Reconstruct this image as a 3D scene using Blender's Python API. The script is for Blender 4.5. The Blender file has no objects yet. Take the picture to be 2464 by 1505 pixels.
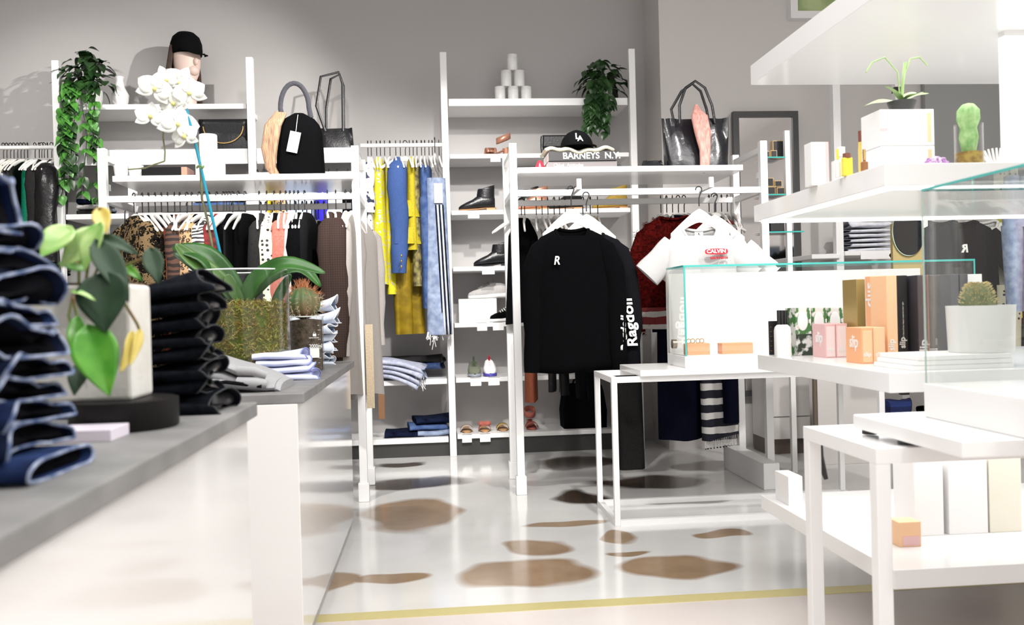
import bpy, math, random
from mathutils import Vector, Matrix, noise
PI = math.pi; sin = math.sin; cos = math.cos
sc = bpy.context.scene; COL = sc.collection
R = random.Random(7)
# ---------------------------------------------------------------- camera
F = 2150.0; WPX, HPX = 2464, 1505
YAW = math.atan((1232-1045)/F); PITCH = math.atan(12.4/F); ROLL = 0.026
f0 = Vector((sin(YAW)*cos(PITCH), cos(YAW)*cos(PITCH), -sin(PITCH)))
r0 = Vector((cos(YAW), -sin(YAW), 0)); u0 = r0.cross(f0)
RV = r0*cos(ROLL)-u0*sin(ROLL); UV = u0*cos(ROLL)+r0*sin(ROLL); FV = f0
CAM = Vector((0, 0, 1.0))
cam = bpy.data.cameras.new('camera'); camo = bpy.data.objects.new('camera', cam); COL.objects.link(camo)
cam.sensor_width = 36; cam.lens = 36*F/WPX; cam.clip_start = .05
camo.matrix_world = Matrix(((RV.x, UV.x, -FV.x, CAM.x), (RV.y, UV.y, -FV.y, CAM.y), (RV.z, UV.z, -FV.z, CAM.z), (0, 0, 0, 1)))
cam.dof.use_dof = True; cam.dof.focus_distance = 4.3; cam.dof.aperture_fstop = 4.0
sc.camera = camo
def ray(px, py): return FV+RV*((px-WPX/2)/F)+UV*((HPX/2-py)/F)
def W(px, py, Y): d = ray(px, py); return CAM+d*(Y/d.y)          # pixel -> point at depth Y
def WZ(px, py, z): d = ray(px, py); return CAM+d*((z-1.0)/d.z)   # pixel -> point at height z
def XX(px, py, Y): return W(px, py, Y).x
def ZZ(px, py, Y): return W(px, py, Y).z
# ---------------------------------------------------------------- world, exposure, lamps
w = bpy.data.worlds.new('world'); sc.world = w; w.use_nodes = True
w.node_tree.nodes['Background'].inputs[0].default_value = (1, .98, .96, 1)
w.node_tree.nodes['Background'].inputs[1].default_value = .9
sc.view_settings.view_transform = 'Standard'; sc.view_settings.look = 'None'
sc.view_settings.gamma = 1; sc.view_settings.exposure = 0.62
def area(name, loc, size, power, rot=(0, 0, 0), col=(1, .985, .97)):
    l = bpy.data.lights.new(name, 'AREA'); l.shape = 'RECTANGLE'; l.size, l.size_y = size; l.energy = power; l.color = col
    o = bpy.data.objects.new(name, l); o.location = loc; o.rotation_euler = rot; COL.objects.link(o); return o
def spot(name, loc, aim, power, ang=50, blend=.6, rad=.05, col=(1, .97, .93)):
    l = bpy.data.lights.new(name, 'SPOT'); l.energy = power; l.spot_size = math.radians(ang); l.spot_blend = blend
    l.shadow_soft_size = rad; l.color = col
    o = bpy.data.objects.new(name, l); o.location = loc; COL.objects.link(o)
    o.rotation_euler = (Vector(aim)-Vector(loc)).to_track_quat('-Z', 'Y').to_euler(); return o
area('overhead_fill_light', (0.0, 1.6, 3.3), (4.0, 2.2), 92)  # unseen overhead fill, raises the ambient light on the whites
area('overhead_fill_light', (2.6, 1.2, 3.1), (1.6, 2.4), 62)  # unseen fill added to brighten the white shelving side
spot('track_spot', (-1.2, 3.0, 3.1), (-1.2, 4.9, 1.0), 170, 60)
spot('track_spot', (.1, 3.0, 3.1), (-.3, 5.9, 1.2), 200, 50)
spot('track_spot', (1.0, 2.6, 3.1), (.9, 4.6, 1.2), 150, 50)
spot('track_spot', (2.6, 3.0, 3.1), (2.2, 4.9, 1.1), 110, 60)
spot('track_spot', (.4, 3.6, 3.2), (.5, 6.3, .9), 190, 56)
spot('track_spot', (1.2, 3.7, 3.25), (-2.3, 6.4, 2.0), 330, 42, .7, .03)
spot('track_spot', (-2.6, 4.3, 3.3), (-2.4, 6.4, 1.9), 75, 62, .8)  # extra spot added to brighten the left wall
spot('track_spot', (-.6, 4.4, 3.3), (-.9, 6.4, 1.9), 35, 50, .8)
spot('track_spot', (-.5, .3, 3.0), (-.9, 2.6, .8), 38, 60)
spot('track_spot', (1.4, .2, 3.0), (1.6, 2.3, .8), 50, 60)
# ---------------------------------------------------------------- materials
MATS = {}
def nd(nt, t, **k):
    n = nt.nodes.new(t)
    for a, b in k.items(): setattr(n, a, b)
    return n
def M(name, col, rough=.5, metal=0., spec=.5, col2=None, scale=60., detail=3., bump=0., bscale=None, coat=0., emit=0., sheen=0., thr=None, stretch=None, fn=None, trans=0):
    if name in MATS: return MATS[name]
    m = bpy.data.materials.new(name); m.use_nodes = True; nt = m.node_tree; b = nt.nodes['Principled BSDF']
    c4 = lambda c: (c[0], c[1], c[2], 1)
    b.inputs['Base Color'].default_value = c4(col); b.inputs['Roughness'].default_value = rough; b.inputs['Metallic'].default_value = metal
    b.inputs['Specular IOR Level'].default_value = spec; b.inputs['Coat Weight'].default_value = coat; b.inputs['Coat Roughness'].default_value = .06
    b.inputs['Sheen Weight'].default_value = sheen
    if trans: b.inputs['Subsurface Weight'].default_value = trans
    if emit: b.inputs['Emission Color'].default_value = c4(col); b.inputs['Emission Strength'].default_value = emit
    tc = nd(nt, 'ShaderNodeTexCoord'); mp = nd(nt, 'ShaderNodeMapping'); nt.links.new(tc.outputs['Object'], mp.inputs[0])
    if stretch: mp.inputs['Scale'].default_value = stretch
    co = mp.outputs[0]
    if fn:
        fac = fn(nt, co)
    elif col2:
        n = nd(nt, 'ShaderNodeTexNoise'); n.inputs['Scale'].default_value = scale; n.inputs['Detail'].default_value = detail; nt.links.new(co, n.inputs[0]); fac = n.outputs[0]
        rp = nd(nt, 'ShaderNodeValToRGB'); lo, hi = thr or (.35, .65)
        rp.color_ramp.elements[0].position = lo; rp.color_ramp.elements[1].position = hi; nt.links.new(fac, rp.inputs[0]); fac = rp.outputs[0]
    if col2:
        mx = nd(nt, 'ShaderNodeMix', data_type='RGBA'); mx.inputs[6].default_value = c4(col); mx.inputs[7].default_value = c4(col2)
        nt.links.new(fac, mx.inputs[0]); nt.links.new(mx.outputs[2], b.inputs['Base Color'])
    if bump:
        n = nd(nt, 'ShaderNodeTexNoise'); n.inputs['Scale'].default_value = bscale or scale; n.inputs['Detail'].default_value = 3; nt.links.new(co, n.inputs[0])
        bp = nd(nt, 'ShaderNodeBump'); bp.inputs['Strength'].default_value = bump; bp.inputs['Distance'].default_value = .01
        nt.links.new(n.outputs[0], bp.inputs['Height']); nt.links.new(bp.outputs[0], b.inputs['Normal'])
    MATS[name] = m; return m
def math_(nt, op, a, b=None):
    n = nd(nt, 'ShaderNodeMath', operation=op)
    for i, v in enumerate((a, b)):
        if v is None: continue
        if isinstance(v, (int, float)): n.inputs[i].default_value = v
        else: nt.links.new(v, n.inputs[i])
    return n.outputs[0]
def fdots(scale, thr):
    def g(nt, co):
        v = nd(nt, 'ShaderNodeTexVoronoi'); v.inputs['Scale'].default_value = scale; v.inputs['Randomness'].default_value = .35; nt.links.new(co, v.inputs[0])
        return math_(nt, 'LESS_THAN', v.outputs['Distance'], thr)
    return g
def fleo(scale, lo=.18, hi=.42, warp=.5):
    def g(nt, co):
        n = nd(nt, 'ShaderNodeTexNoise'); n.inputs['Scale'].default_value = scale*1.4; nt.links.new(co, n.inputs[0])
        mx = nd(nt, 'ShaderNodeVectorMath', operation='MULTIPLY_ADD'); nt.links.new(n.outputs['Color'], mx.inputs[0]); mx.inputs[1].default_value = (warp/scale*2,)*3; nt.links.new(co, mx.inputs[2])
        v = nd(nt, 'ShaderNodeTexVoronoi'); v.inputs['Scale'].default_value = scale; nt.links.new(mx.outputs[0], v.inputs[0])
        a = math_(nt, 'GREATER_THAN', v.outputs['Distance'], lo); b = math_(nt, 'LESS_THAN', v.outputs['Distance'], hi)
        return math_(nt, 'MULTIPLY', a, b)
    return g
def fstripe(axis, period, duty=.5, wob=0):
    def g(nt, co):
        s = nd(nt, 'ShaderNodeSeparateXYZ'); nt.links.new(co, s.inputs[0]); v = s.outputs[axis]
        if wob:
            n = nd(nt, 'ShaderNodeTexNoise'); n.inputs['Scale'].default_value = 9; nt.links.new(co, n.inputs[0]); v = math_(nt, 'ADD', v, math_(nt, 'MULTIPLY', n.outputs[0], wob))
        return math_(nt, 'LESS_THAN', math_(nt, 'FRACT', math_(nt, 'DIVIDE', v, period)), duty)
    return g
def fplaid(p):
    def g(nt, co):
        s = nd(nt, 'ShaderNodeSeparateXYZ'); nt.links.new(co, s.inputs[0]); o = []
        for a in (1, 2): o.append(math_(nt, 'LESS_THAN', math_(nt, 'FRACT', math_(nt, 'DIVIDE', s.outputs[a], p)), .16))
        return math_(nt, 'MULTIPLY', math_(nt, 'ADD', o[0], o[1]), .5)
    return g
def thin_glass(name, tint=(.985, .995, .99), fmin=.04, rough=0., pw=5.):
    m = bpy.data.materials.new(name); m.use_nodes = True; nt = m.node_tree; nt.nodes.remove(nt.nodes['Principled BSDF'])
    t = nd(nt, 'ShaderNodeBsdfTransparent'); t.inputs[0].default_value = (*tint, 1); g = nd(nt, 'ShaderNodeBsdfGlossy'); g.inputs['Roughness'].default_value = rough
    lw = nd(nt, 'ShaderNodeLayerWeight'); lw.inputs[0].default_value = .5; mx = nd(nt, 'ShaderNodeMixShader')
    nt.links.new(math_(nt, 'ADD', math_(nt, 'MULTIPLY', math_(nt, 'POWER', lw.outputs['Facing'], pw), .9), fmin), mx.inputs[0]); nt.links.new(t.outputs[0], mx.inputs[1]); nt.links.new(g.outputs[0], mx.inputs[2])
    nt.links.new(mx.outputs[0], nt.nodes['Material Output'].inputs[0]); MATS[name] = m; return m
GLASS = thin_glass('clear_glass'); GEDGE = M('teal_glass_edge', (.05, .42, .38), .15, spec=.6)
WHITE = M('white_lacquer', (.86, .855, .85), .3, coat=.3); WMET = M('white_powder_coat', (.84, .835, .83), .4)
WPLAS = M('white_plastic', (.85, .85, .84), .35); BLK = M('black_metal', (.012, .012, .014), .4)
PAPER = M('white_paper', (.88, .875, .87), .6); HANG = M('white_painted_wood', (.82, .80, .77), .45)
LEATH = M('black_leather', (.008, .008, .01), .32, spec=.5, bump=.15, bscale=90)
# ---------------------------------------------------------------- mesh builder
class MB:
    def __init__(s): s.v = []; s.f = []; s.m = []
    def add(s, vs, fs, mi=0):
        o = len(s.v); s.v += [Vector(v) for v in vs]; s.f += [[o+i for i in f] for f in fs]; s.m += [mi]*len(fs); return s
    def box(s, a, b, mi=0, mat=None):
        x0, y0, z0 = a; x1, y1, z1 = b
        vs = [Vector(p) for p in ((x0, y0, z0), (x1, y0, z0), (x1, y1, z0), (x0, y1, z0), (x0, y0, z1), (x1, y0, z1), (x1, y1, z1), (x0, y1, z1))]
        if mat: vs = [mat @ v for v in vs]
        return s.add(vs, [(0, 3, 2, 1), (4, 5, 6, 7), (0, 1, 5, 4), (1, 2, 6, 5), (2, 3, 7, 6), (3, 0, 4, 7)], mi)
    def loft(s, rings, cap0=True, cap1=True, mi=0, closed=True):
        n = len(rings[0]); vs = [v for r in rings for v in r]; fs = []
        for i in range(len(rings)-1):
            for j in range(n if closed else n-1):
                k = (j+1) % n; fs.append((i*n+j, i*n+k, (i+1)*n+k, (i+1)*n+j))
        if cap0: fs.append(tuple(reversed(range(n))))
        if cap1: fs.append(tuple(range((len(rings)-1)*n, len(rings)*n)))
        return s.add(vs, fs, mi)
    def tube(s, pts, r, n=8, mi=0, sq=(1, 1), cap=True, closed=False):
        pts = [Vector(p) for p in pts]; L = len(pts); rs = r if isinstance(r, (list, tuple)) else [r]*L; rings = []; up = None
        for i, p in enumerate(pts):
            a = pts[(i-1) % L] if (closed or i) else p; b = pts[(i+1) % L] if (closed or i < L-1) else p
            t = (b-a).normalized() if (b-a).length > 1e-9 else Vector((0, 0, 1))
            if up is None: up = Vector((0, 0, 1)) if abs(t.z) < .9 else Vector((0, 1, 0))
            e1 = t.cross(up); e1 = e1.normalized() if e1.length > 1e-6 else Vector((1, 0, 0)); e2 = e1.cross(t).normalized(); up = e2
            rings.append([p+e1*(cos(2*PI*k/n)*rs[i]*sq[0])+e2*(sin(2*PI*k/n)*rs[i]*sq[1]) for k in range(n)])
        if closed: rings.append(rings[0]); cap = False
        return s.loft(rings, cap, cap, mi)
    def lathe(s, prof, c=(0, 0, 0), n=24, mi=0, cap0=True, cap1=True, fn=None):
        c = Vector(c); rings = []
        for r, z in prof: rings.append([c+Vector(((fn(k*2*PI/n, r) if fn else r)*cos(k*2*PI/n), (fn(k*2*PI/n, r) if fn else r)*sin(k*2*PI/n), z)) for k in range(n)])
        return s.loft(rings, cap0, cap1, mi)
    def cyl(s, c, r, h, n=24, mi=0, r2=None): return s.lathe([(r, 0), (r if r2 is None else r2, h)], c, n, mi)
    def ell(s, c, rad, n=14, m=9, mi=0, mat=None):
        rings = []; c = Vector(c)
        for i in range(m+1):
            a = -PI/2+PI*i/m; q = max(cos(a), .02)
            ring = [Vector((rad[0]*q*cos(2*PI*k/n), rad[1]*q*sin(2*PI*k/n), rad[2]*sin(a))) for k in range(n)]
            rings.append([c+((mat @ v) if mat else v) for v in ring])
        return s.loft(rings, True, True, mi)
    def grid(s, fn, nu, nv, mi=0):
        vs = [fn(i/nu, j/nv) for i in range(nu+1) for j in range(nv+1)]
        return s.add(vs, [(i*(nv+1)+j, (i+1)*(nv+1)+j, (i+1)*(nv+1)+j+1, i*(nv+1)+j+1) for i in range(nu) for j in range(nv)], mi)
    def prism(s, pts, M0, t, mi=0):
        a = [M0 @ Vector((x, y, 0)) for x, y in pts]; b = [M0 @ Vector((x, y, t)) for x, y in pts]; return s.loft([a, b], mi=mi)
    def xf(s, mat): s.v = [mat @ v for v in s.v]; return s
    def build(s, name, mat, parent=None, smooth=None, bevel=0, solid=0, sub=0, world=False):
        me = bpy.data.meshes.new(name); off = parent.location if (parent and world) else Vector()
        me.from_pydata([v-off for v in s.v], [], s.f)
        for mm in (mat if isinstance(mat, (list, tuple)) else [mat]): me.materials.append(mm)
        me.polygons.foreach_set('material_index', s.m)
        if smooth is None: smooth = not bevel
        if smooth: me.polygons.foreach_set('use_smooth', [True]*len(s.f))
        me.validate(); me.update()
        o = bpy.data.objects.new(name, me); COL.objects.link(o)
        if smooth == 'auto' or smooth is True:
            try: me.set_sharp_from_angle(angle=math.radians(50))
            except Exception: pass
        if parent: o.parent = parent
        if solid: q = o.modifiers.new('s', 'SOLIDIFY'); q.thickness = solid; q.offset = 0
        if sub: q = o.modifiers.new('u', 'SUBSURF'); q.levels = q.render_levels = sub
        if bevel: q = o.modifiers.new('b', 'BEVEL'); q.width = bevel; q.segments = 2; q.limit_method = 'ANGLE'
        return o
def tag(o, label, cat, group=None):
    o['label'] = label; o['category'] = cat
    if group: o['group'] = group
    return o
def T(name, label, cat, loc=(0, 0, 0), rz=0, group=None):
    o = bpy.data.objects.new(name, None); o.empty_display_size = .05; o.location = loc; o.rotation_euler = (0, 0, rz); COL.objects.link(o); return tag(o, label, cat, group)
def one(mb, name, mat, label, cat, group=None, **k): return tag(mb.build(name, mat, None, **k), label, cat, group)
def struct(mb, name, mat, parent=None, **k):
    o = mb.build(name, mat, parent, **k)
    if not parent: o['kind'] = 'structure'
    return o
def dup(root, loc, rz, label=None, group=None, rot=None):
    r = root.copy(); COL.objects.link(r); r.location = loc; r.rotation_euler = rot or (0, 0, rz)
    if label: r['label'] = label
    if group: r['group'] = group
    for ch in list(root.children):
        c = ch.copy(); COL.objects.link(c); c.parent = r
        for g in list(ch.children): d = g.copy(); COL.objects.link(d); d.parent = c
    return r
def text(s, size, mat, parent, M0, name='lettering', bold=0., shear=0., sx=1., world=False, spacing=1., mirror=False, align='LEFT', depth=.0006):
    cu = bpy.data.curves.new('t', 'FONT'); cu.body = s; cu.size = size; cu.offset = bold; cu.shear = shear; cu.extrude = depth; cu.space_character = spacing; cu.align_x = align
    t = bpy.data.objects.new('t', cu); COL.objects.link(t); dg = bpy.context.evaluated_depsgraph_get()
    me = bpy.data.meshes.new_from_object(t.evaluated_get(dg)); bpy.data.objects.remove(t)
    S = Matrix.Diagonal((-sx if mirror else sx, 1, 1, 1)); off = Matrix.Translation(-parent.location) if (parent and world) else Matrix()
    me.transform(off @ M0 @ S); me.name = name
    if mirror: me.flip_normals()
    me.materials.clear(); me.materials.append(mat); o = bpy.data.objects.new(name, me); COL.objects.link(o)
    if parent: o.parent = parent
    return o
def frame(o, x, y):   # matrix with local X, Y, normal Z
    x = Vector(x).normalized(); y = Vector(y).normalized(); z = x.cross(y); o = Vector(o)
    return Matrix(((x.x, y.x, z.x, o.x), (x.y, y.y, z.y, o.y), (x.z, y.z, z.z, o.z), (0, 0, 0, 1)))
FRONT = lambda o: frame(o, (1, 0, 0), (0, 0, 1))      # faces -Y (towards the aisle)
def lerp(a, b, t): return a+(b-a)*t
# ================================================================ the setting
YB, YW = 6.1, 6.45
WALL = M('grey_wall_paint', (.46, .445, .44), .85, bump=.03, bscale=300); WALLP = M('brightened_wall_paint', (.60, .575, .56), .85)  # pier paint made paler to carry the brighter light on that side
def floor_mat():
    m = bpy.data.materials.new('polished_stained_floor'); m.use_nodes = True; nt = m.node_tree; b = nt.nodes['Principled BSDF']
    tc = nd(nt, 'ShaderNodeTexCoord'); co = tc.outputs['Object']; s = nd(nt, 'ShaderNodeSeparateXYZ')
    nz = nd(nt, 'ShaderNodeTexNoise'); nz.inputs['Scale'].default_value = 3.0; nz.inputs['Detail'].default_value = 1.2; nt.links.new(co, nz.inputs[0])
    ma = nd(nt, 'ShaderNodeVectorMath', operation='MULTIPLY_ADD'); nt.links.new(nz.outputs['Color'], ma.inputs[0]); ma.inputs[1].default_value = (.30, .26, 0); nt.links.new(co, ma.inputs[2]); nt.links.new(ma.outputs[0], s.inputs[0])
    x, y = s.outputs[0], s.outputs[1]; acc = None
    blobs = [(1290, 1318, 90, 26), (1265, 1382, 165, 34), (1000, 1238, 125, 42), (930, 1388, 110, 15), (1360, 1262, 130, 10), (1620, 1365, 150, 28), (1500, 1296, 40, 14),
             (1740, 1290, 60, 8),  (800, 1400, 60, 30), (1500, 1335, 60, 8)]
    dark = [(1000, 1163, 170, 15), (1400, 1112, 130, 17), (1390, 1198, 85, 17), (1570, 1160, 160, 17), (960, 1118, 70, 6), (1700, 1120, 90, 12), (1640, 1208, 140, 9)]; accs = []  # dark brown far stains that also paint in the dimmer light back there
    for bl_ in (blobs, dark):
     acc = None
     for px, py, rx, ry in bl_:
        c = WZ(px, py, 0); e = WZ(px+rx, py, 0); t = WZ(px, py-ry, 0); q = WZ(px, py+ry, 0); ax = (e-c).length; ay = (t-q).length/2
        dx = math_(nt, 'DIVIDE', math_(nt, 'SUBTRACT', x, c.x+.15), ax); dy = math_(nt, 'DIVIDE', math_(nt, 'SUBTRACT', y, c.y+.13), ay)
        d = math_(nt, 'ADD', math_(nt, 'MULTIPLY', dx, dx), math_(nt, 'MULTIPLY', dy, dy)); acc = d if acc is None else math_(nt, 'MINIMUM', acc, d)
     accs.append(acc)
    acc = accs[0]
    rp = nd(nt, 'ShaderNodeValToRGB'); rp.color_ramp.elements[0].position = .62; rp.color_ramp.elements[0].color = (1, 1, 1, 1); rp.color_ramp.elements[1].position = 1.25; rp.color_ramp.elements[1].color = (0, 0, 0, 1)
    nt.links.new(acc, rp.inputs[0])
    n2 = nd(nt, 'ShaderNodeTexNoise'); n2.inputs['Scale'].default_value = 3; n2.inputs['Detail'].default_value = 6; nt.links.new(co, n2.inputs[0])
    g = nd(nt, 'ShaderNodeMix', data_type='RGBA'); g.inputs[6].default_value = (.60, .595, .585, 1); g.inputs[7].default_value = (.82, .815, .80, 1); nt.links.new(n2.outputs[0], g.inputs[0])
    br = nd(nt, 'ShaderNodeMix', data_type='RGBA'); br.inputs[6].default_value = (.16, .095, .055, 1); br.inputs[7].default_value = (.50, .36, .23, 1); nt.links.new(n2.outputs[0], br.inputs[0])
    mx = nd(nt, 'ShaderNodeMix', data_type='RGBA'); nt.links.new(rp.outputs[0], mx.inputs[0]); nt.links.new(g.outputs[2], mx.inputs[6]); nt.links.new(br.outputs[2], mx.inputs[7])
    rq = nd(nt, 'ShaderNodeValToRGB'); rq.color_ramp.elements[0].position = .5; rq.color_ramp.elements[0].color = (1, 1, 1, 1); rq.color_ramp.elements[1].position = 1.4; rq.color_ramp.elements[1].color = (0, 0, 0, 1); nt.links.new(accs[1], rq.inputs[0])
    my = nd(nt, 'ShaderNodeMix', data_type='RGBA'); my.inputs[7].default_value = (.055, .038, .027, 1); nt.links.new(rq.outputs[0], my.inputs[0]); nt.links.new(mx.outputs[2], my.inputs[6]); mx = my
    nt.links.new(mx.outputs[2], b.inputs['Base Color']); b.inputs['Roughness'].default_value = .16; b.inputs['Specular IOR Level'].default_value = .7; b.inputs['Coat Weight'].default_value = .3; b.inputs['Coat Roughness'].default_value = .08
    return m
fl = struct(MB().box((-5, 2.99, -.1), (6, 6.6, 0)), 'floor', floor_mat(), smooth=False)
fl2 = struct(MB().box((-5, -4, -.1), (6, 2.92, 0)), 'floor_entrance', M('beige_floor_tile', (.62, .56, .53), .2, col2=(.68, .63, .60), scale=2, spec=.6), smooth=False)
one(MB().box((-5, 2.92, -.05), (6, 2.99, .002)), 'floor_strip', M('brass_strip', (.66, .58, .26), .35, metal=.3), 'thin brass strip between the beige tiles and the stained floor', 'floor strip', smooth=False)
struct(MB().box((-5, YW, 0), (1.58, YW+.15, 3.6)), 'wall_back', WALL, smooth=False)
struct(MB().box((1.58, 6.0, 0), (6, YW+.15, 3.6)), 'wall_pier', WALLP, smooth=False)
struct(MB().box((-5, -4, 0), (-4.85, YW, 3.6)), 'wall_left', WALLP, smooth=False)
struct(MB().box((5.0, -4, 0), (5.15, 6, 3.6)), 'wall_right', WALLP, smooth=False)
struct(MB().box((-5, -4, 3.6), (6, 6.6, 3.75)), 'ceiling', M('white_ceiling', (.7, .69, .68), .9), smooth=False)
# window high on the pier, greenery outside
a = W(1898, 48, 5.98); b = W(2010, -80, 5.98)
wf = MB()
for q in ((a.x, a.z, b.x+.05, a.z+.05), (a.x, a.z+.05, a.x+.05, b.z), (a.x, b.z, b.x+.05, b.z+.05), (b.x, a.z+.05, b.x+.05, b.z)): wf.box((q[0], 5.94, q[1]), (q[2], 6.0, q[3]))
wo = struct(wf, 'window_1', WMET, smooth=False)
MB().box((a.x+.05, 5.965, a.z+.05), (b.x, 5.985, b.z)).build('pane', M('green_window_view', (.16, .22, .07), .3, col2=(.45, .55, .28), scale=5), wo, smooth=False)
# ---------------------------------------------------------------- wall shelving bays
def zpx(px, py, Y=YB): return ZZ(px, py, Y)
POSTX = {k: XX(k, 600, YB) for k in (152, 615, 1078, 1528)}
def post(t, x, z1, y=YB, w_=.045, d=.05, z0=0):
    MB().box((x-w_/2, y-d, z0), (x+w_/2, y, z1)).build('upright', WMET, t, bevel=.003, world=True)
def board(t, x0, x1, ztop, th=.035, y0=YB-.02, y1=YW, name='shelf', mat=None):
    return MB().box((x0, y0, ztop-th), (x1, y1, ztop)).build(name, mat or WMET, t, bevel=.003, world=True)
KICK = M('dark_plinth', (.035, .034, .032), .5)
xa, xb, xc, xd = POSTX[152], POSTX[615], POSTX[1078], POSTX[1528]
t1 = T('display_shelving', 'white wall shelving bay with plant, mannequin head and bag beneath a plain grey wall', 'shelving', ((xa+xb)/2, YW, 0))
post(t1, xa, zpx(145, 150)); post(t1, xb, zpx(612, 142))
zs1 = zpx(390, 252); board(t1, xa+.03, xb-.03, zs1)
zf = zpx(500, 360); MB().box((xa+.04, YB-.01, zf-.035), (xb-.03, YW, zf)).box((xa+.04, YB-.02, zf-.1), (xb-.03, YB-.01, zf)).build('deep_shelf', WMET, t1, smooth=False, world=True)
zl1 = zpx(230, 516); board(t1, xa+.03, xb-.03, zl1); board(t1, xa+.03, xb-.03, .78)
t2 = T('display_shelving', 'white wall shelving bay holding hanging clothes above folded light jeans', 'shelving', ((xb+xc)/2, YW, 0))
zr2 = zpx(960, 350)
xm = XX(862, 400, YB)
MB().box((xb+.03, YB-.01, zf-.035), (xm, YW, zf)).box((xb+.03, YB-.02, zf-.1), (xm, YB-.01, zf)).build('deep_shelf', WMET, t2, smooth=False, world=True)
zr1 = zf-.17
MB().tube([(xb+.02, YB-.0, zr1), (xm, YB-.0, zr1)], .014, 10).build('hanging_rail', WMET, t2, world=True)
MB().tube([(xm+.02, YB-.0, zr2), (xc-.02, YB-.0, zr2)], .014, 10).build('hanging_rail', WMET, t2, world=True)
zsj = zpx(970, 915); zbot = zpx(990, 1055)
board(t2, xb+.03, xc-.03, zsj); board(t2, xb+.03, xc-.03, zbot)
MB().box((xb+.02, YB-.0, 0), (xc-.02, YB+.03, zbot-.035)).build('plinth', KICK, t2, smooth=False, world=True)
t3 = T('display_shelving', 'tall white wall shelving bay with shoes on its shelves and jars on top', 'shelving', ((xc+xd)/2, YW, 0))
post(t3, xc, zpx(1063, 130)); post(t3, xd, zpx(1520, 122))
SH = {}
for k in (245, 378, 513, 648, 783, 915, 1050):
    SH[k] = zpx(1150, k-6); board(t3, xc+.03, xd-.03, SH[k], .03 if k > 245 else .05)
MB().box((xc+.02, YB, 0), (xd-.02, YB+.03, SH[1050]-.03)).build('plinth', KICK, t3, smooth=False, world=True)
# price tags hung on shelf edges
pt0 = None
for (x0, x1, k) in ((1180, 1204, 378), (1126, 1153, 513), (1160, 1190, 648), (1148, 1172, 783), (1186, 1212, 783), (1132, 1158, 915), (1175, 1202, 915), (1112, 1135, 1050), (1155, 1180, 1050)):
    p = W((x0+x1)/2, k, YB-.025); w_ = (x1-x0)/2/352; mbt = MB().box((-w_, -.003, -.055), (w_, 0, 0)).box((-w_, -.003, -.002), (w_, .01, 0))
    one(mbt.xf(Matrix.Translation((p.x, YB-.022, SH[k]))), 'price_card', PAPER, 'small white price card on a shoe shelf edge', 'price card', 'price cards on the shoe shelves', smooth=False)
t4 = T('display_shelving', 'white wall rail bay at the far left holding green and black garments', 'shelving', (xa-.9, YW, 0))
zr4 = zpx(60, 350); x4 = XX(-160, 400, YB)
MB().tube([(x4, YB+.08, zr4), (xa+.05, YB+.08, zr4)], .014, 10).build('hanging_rail', WMET, t4, world=True)
post(t4, x4, 2.6); board(t4, x4+.03, xa-.03, .5)
# ---------------------------------------------------------------- clothing racks (double rail, top shelf)
def rack(label, xl, xr, ztop, shelf_x, yf=4.75, yb=5.2, zr=1.607):
    t = T('clothing_rack', label, 'clothing rack', ((xl+xr)/2, (yf+yb)/2, 0))
    for x in (xl, xr):
        for y in (yf, yb):
            MB().box((x-.02, y-.02, .1), (x+.02, y+.02, ztop)).build('post', WMET, t, bevel=.002, world=True)
            MB().box((x-.028, y-.028, 0), (x+.028, y+.028, .1)).build('foot', WMET, t, bevel=.004, world=True)
        MB().box((x-.015, yf+.02, ztop-.06), (x+.015, yb-.02, ztop-.03)).box((x-.015, yf+.02, zr-.016), (x+.015, yb-.02, zr+.016)).build('cross_bar', WMET, t, smooth=False, world=True)
    for y in (yf, yb): MB().box((xl+.02, y-.012, zr-.017), (xr-.02, y+.012, zr+.017)).build('hanging_rail', WMET, t, bevel=.002, world=True)
    z = shelf_x[2]; MB().box((shelf_x[0], yf-.05, z-.03), (shelf_x[1], yb+.02, z)).build('shelf', WHITE, t, bevel=.002, world=True)
    for x in (xl, xr): MB().box((x-.01, yf+.05, z-.06), (x+.01, yf+.08, z-.028)).build('bracket', WMET, t, smooth=False, world=True)
    return t
YF, YR, ZR = 4.75, 5.2, 1.607
zsh = ZZ(560, 420, 4.70)
rackL = rack('white double clothing rack crowded with patterned tops, blazers and leopard fur', XX(253, 600, YF), XX(866, 800, YF), ZZ(858, 352, YF), (XX(270, 425, 4.7), XX(849, 420, 4.7), zsh))
zshR = ZZ(1500, 400, 4.70)
rackR = rack('white clothing rack displaying a black sweatshirt and white tee facing the aisle', XX(1242, 700, YF), XX(1838, 500, YF), ZZ(1238, 346, YF), (XX(1246, 400, 4.7), XX(1788, 400, 4.7), zshR))
xf1, xf2 = XX(1838, 1150, 4.58), XX(1877, 1150, 4.58)
MB().box((xf1, 4.58, 0), (xf2, 5.24, .14)).build('base', WMET, rackR, bevel=.004, world=True)
# face-out hooks on the front rail
for px in (1379, 1684):
    x = XX(px, 470, YF); MB().box((x-.01, YF-.2, ZR-.01), (x+.01, YF-.012, ZR+.01)).box((x-.012, YF-.21, ZR-.01), (x+.012, YF-.19, ZR+.045)).build('face_out_arm', WMET, rackR, bevel=.002, world=True)
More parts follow.
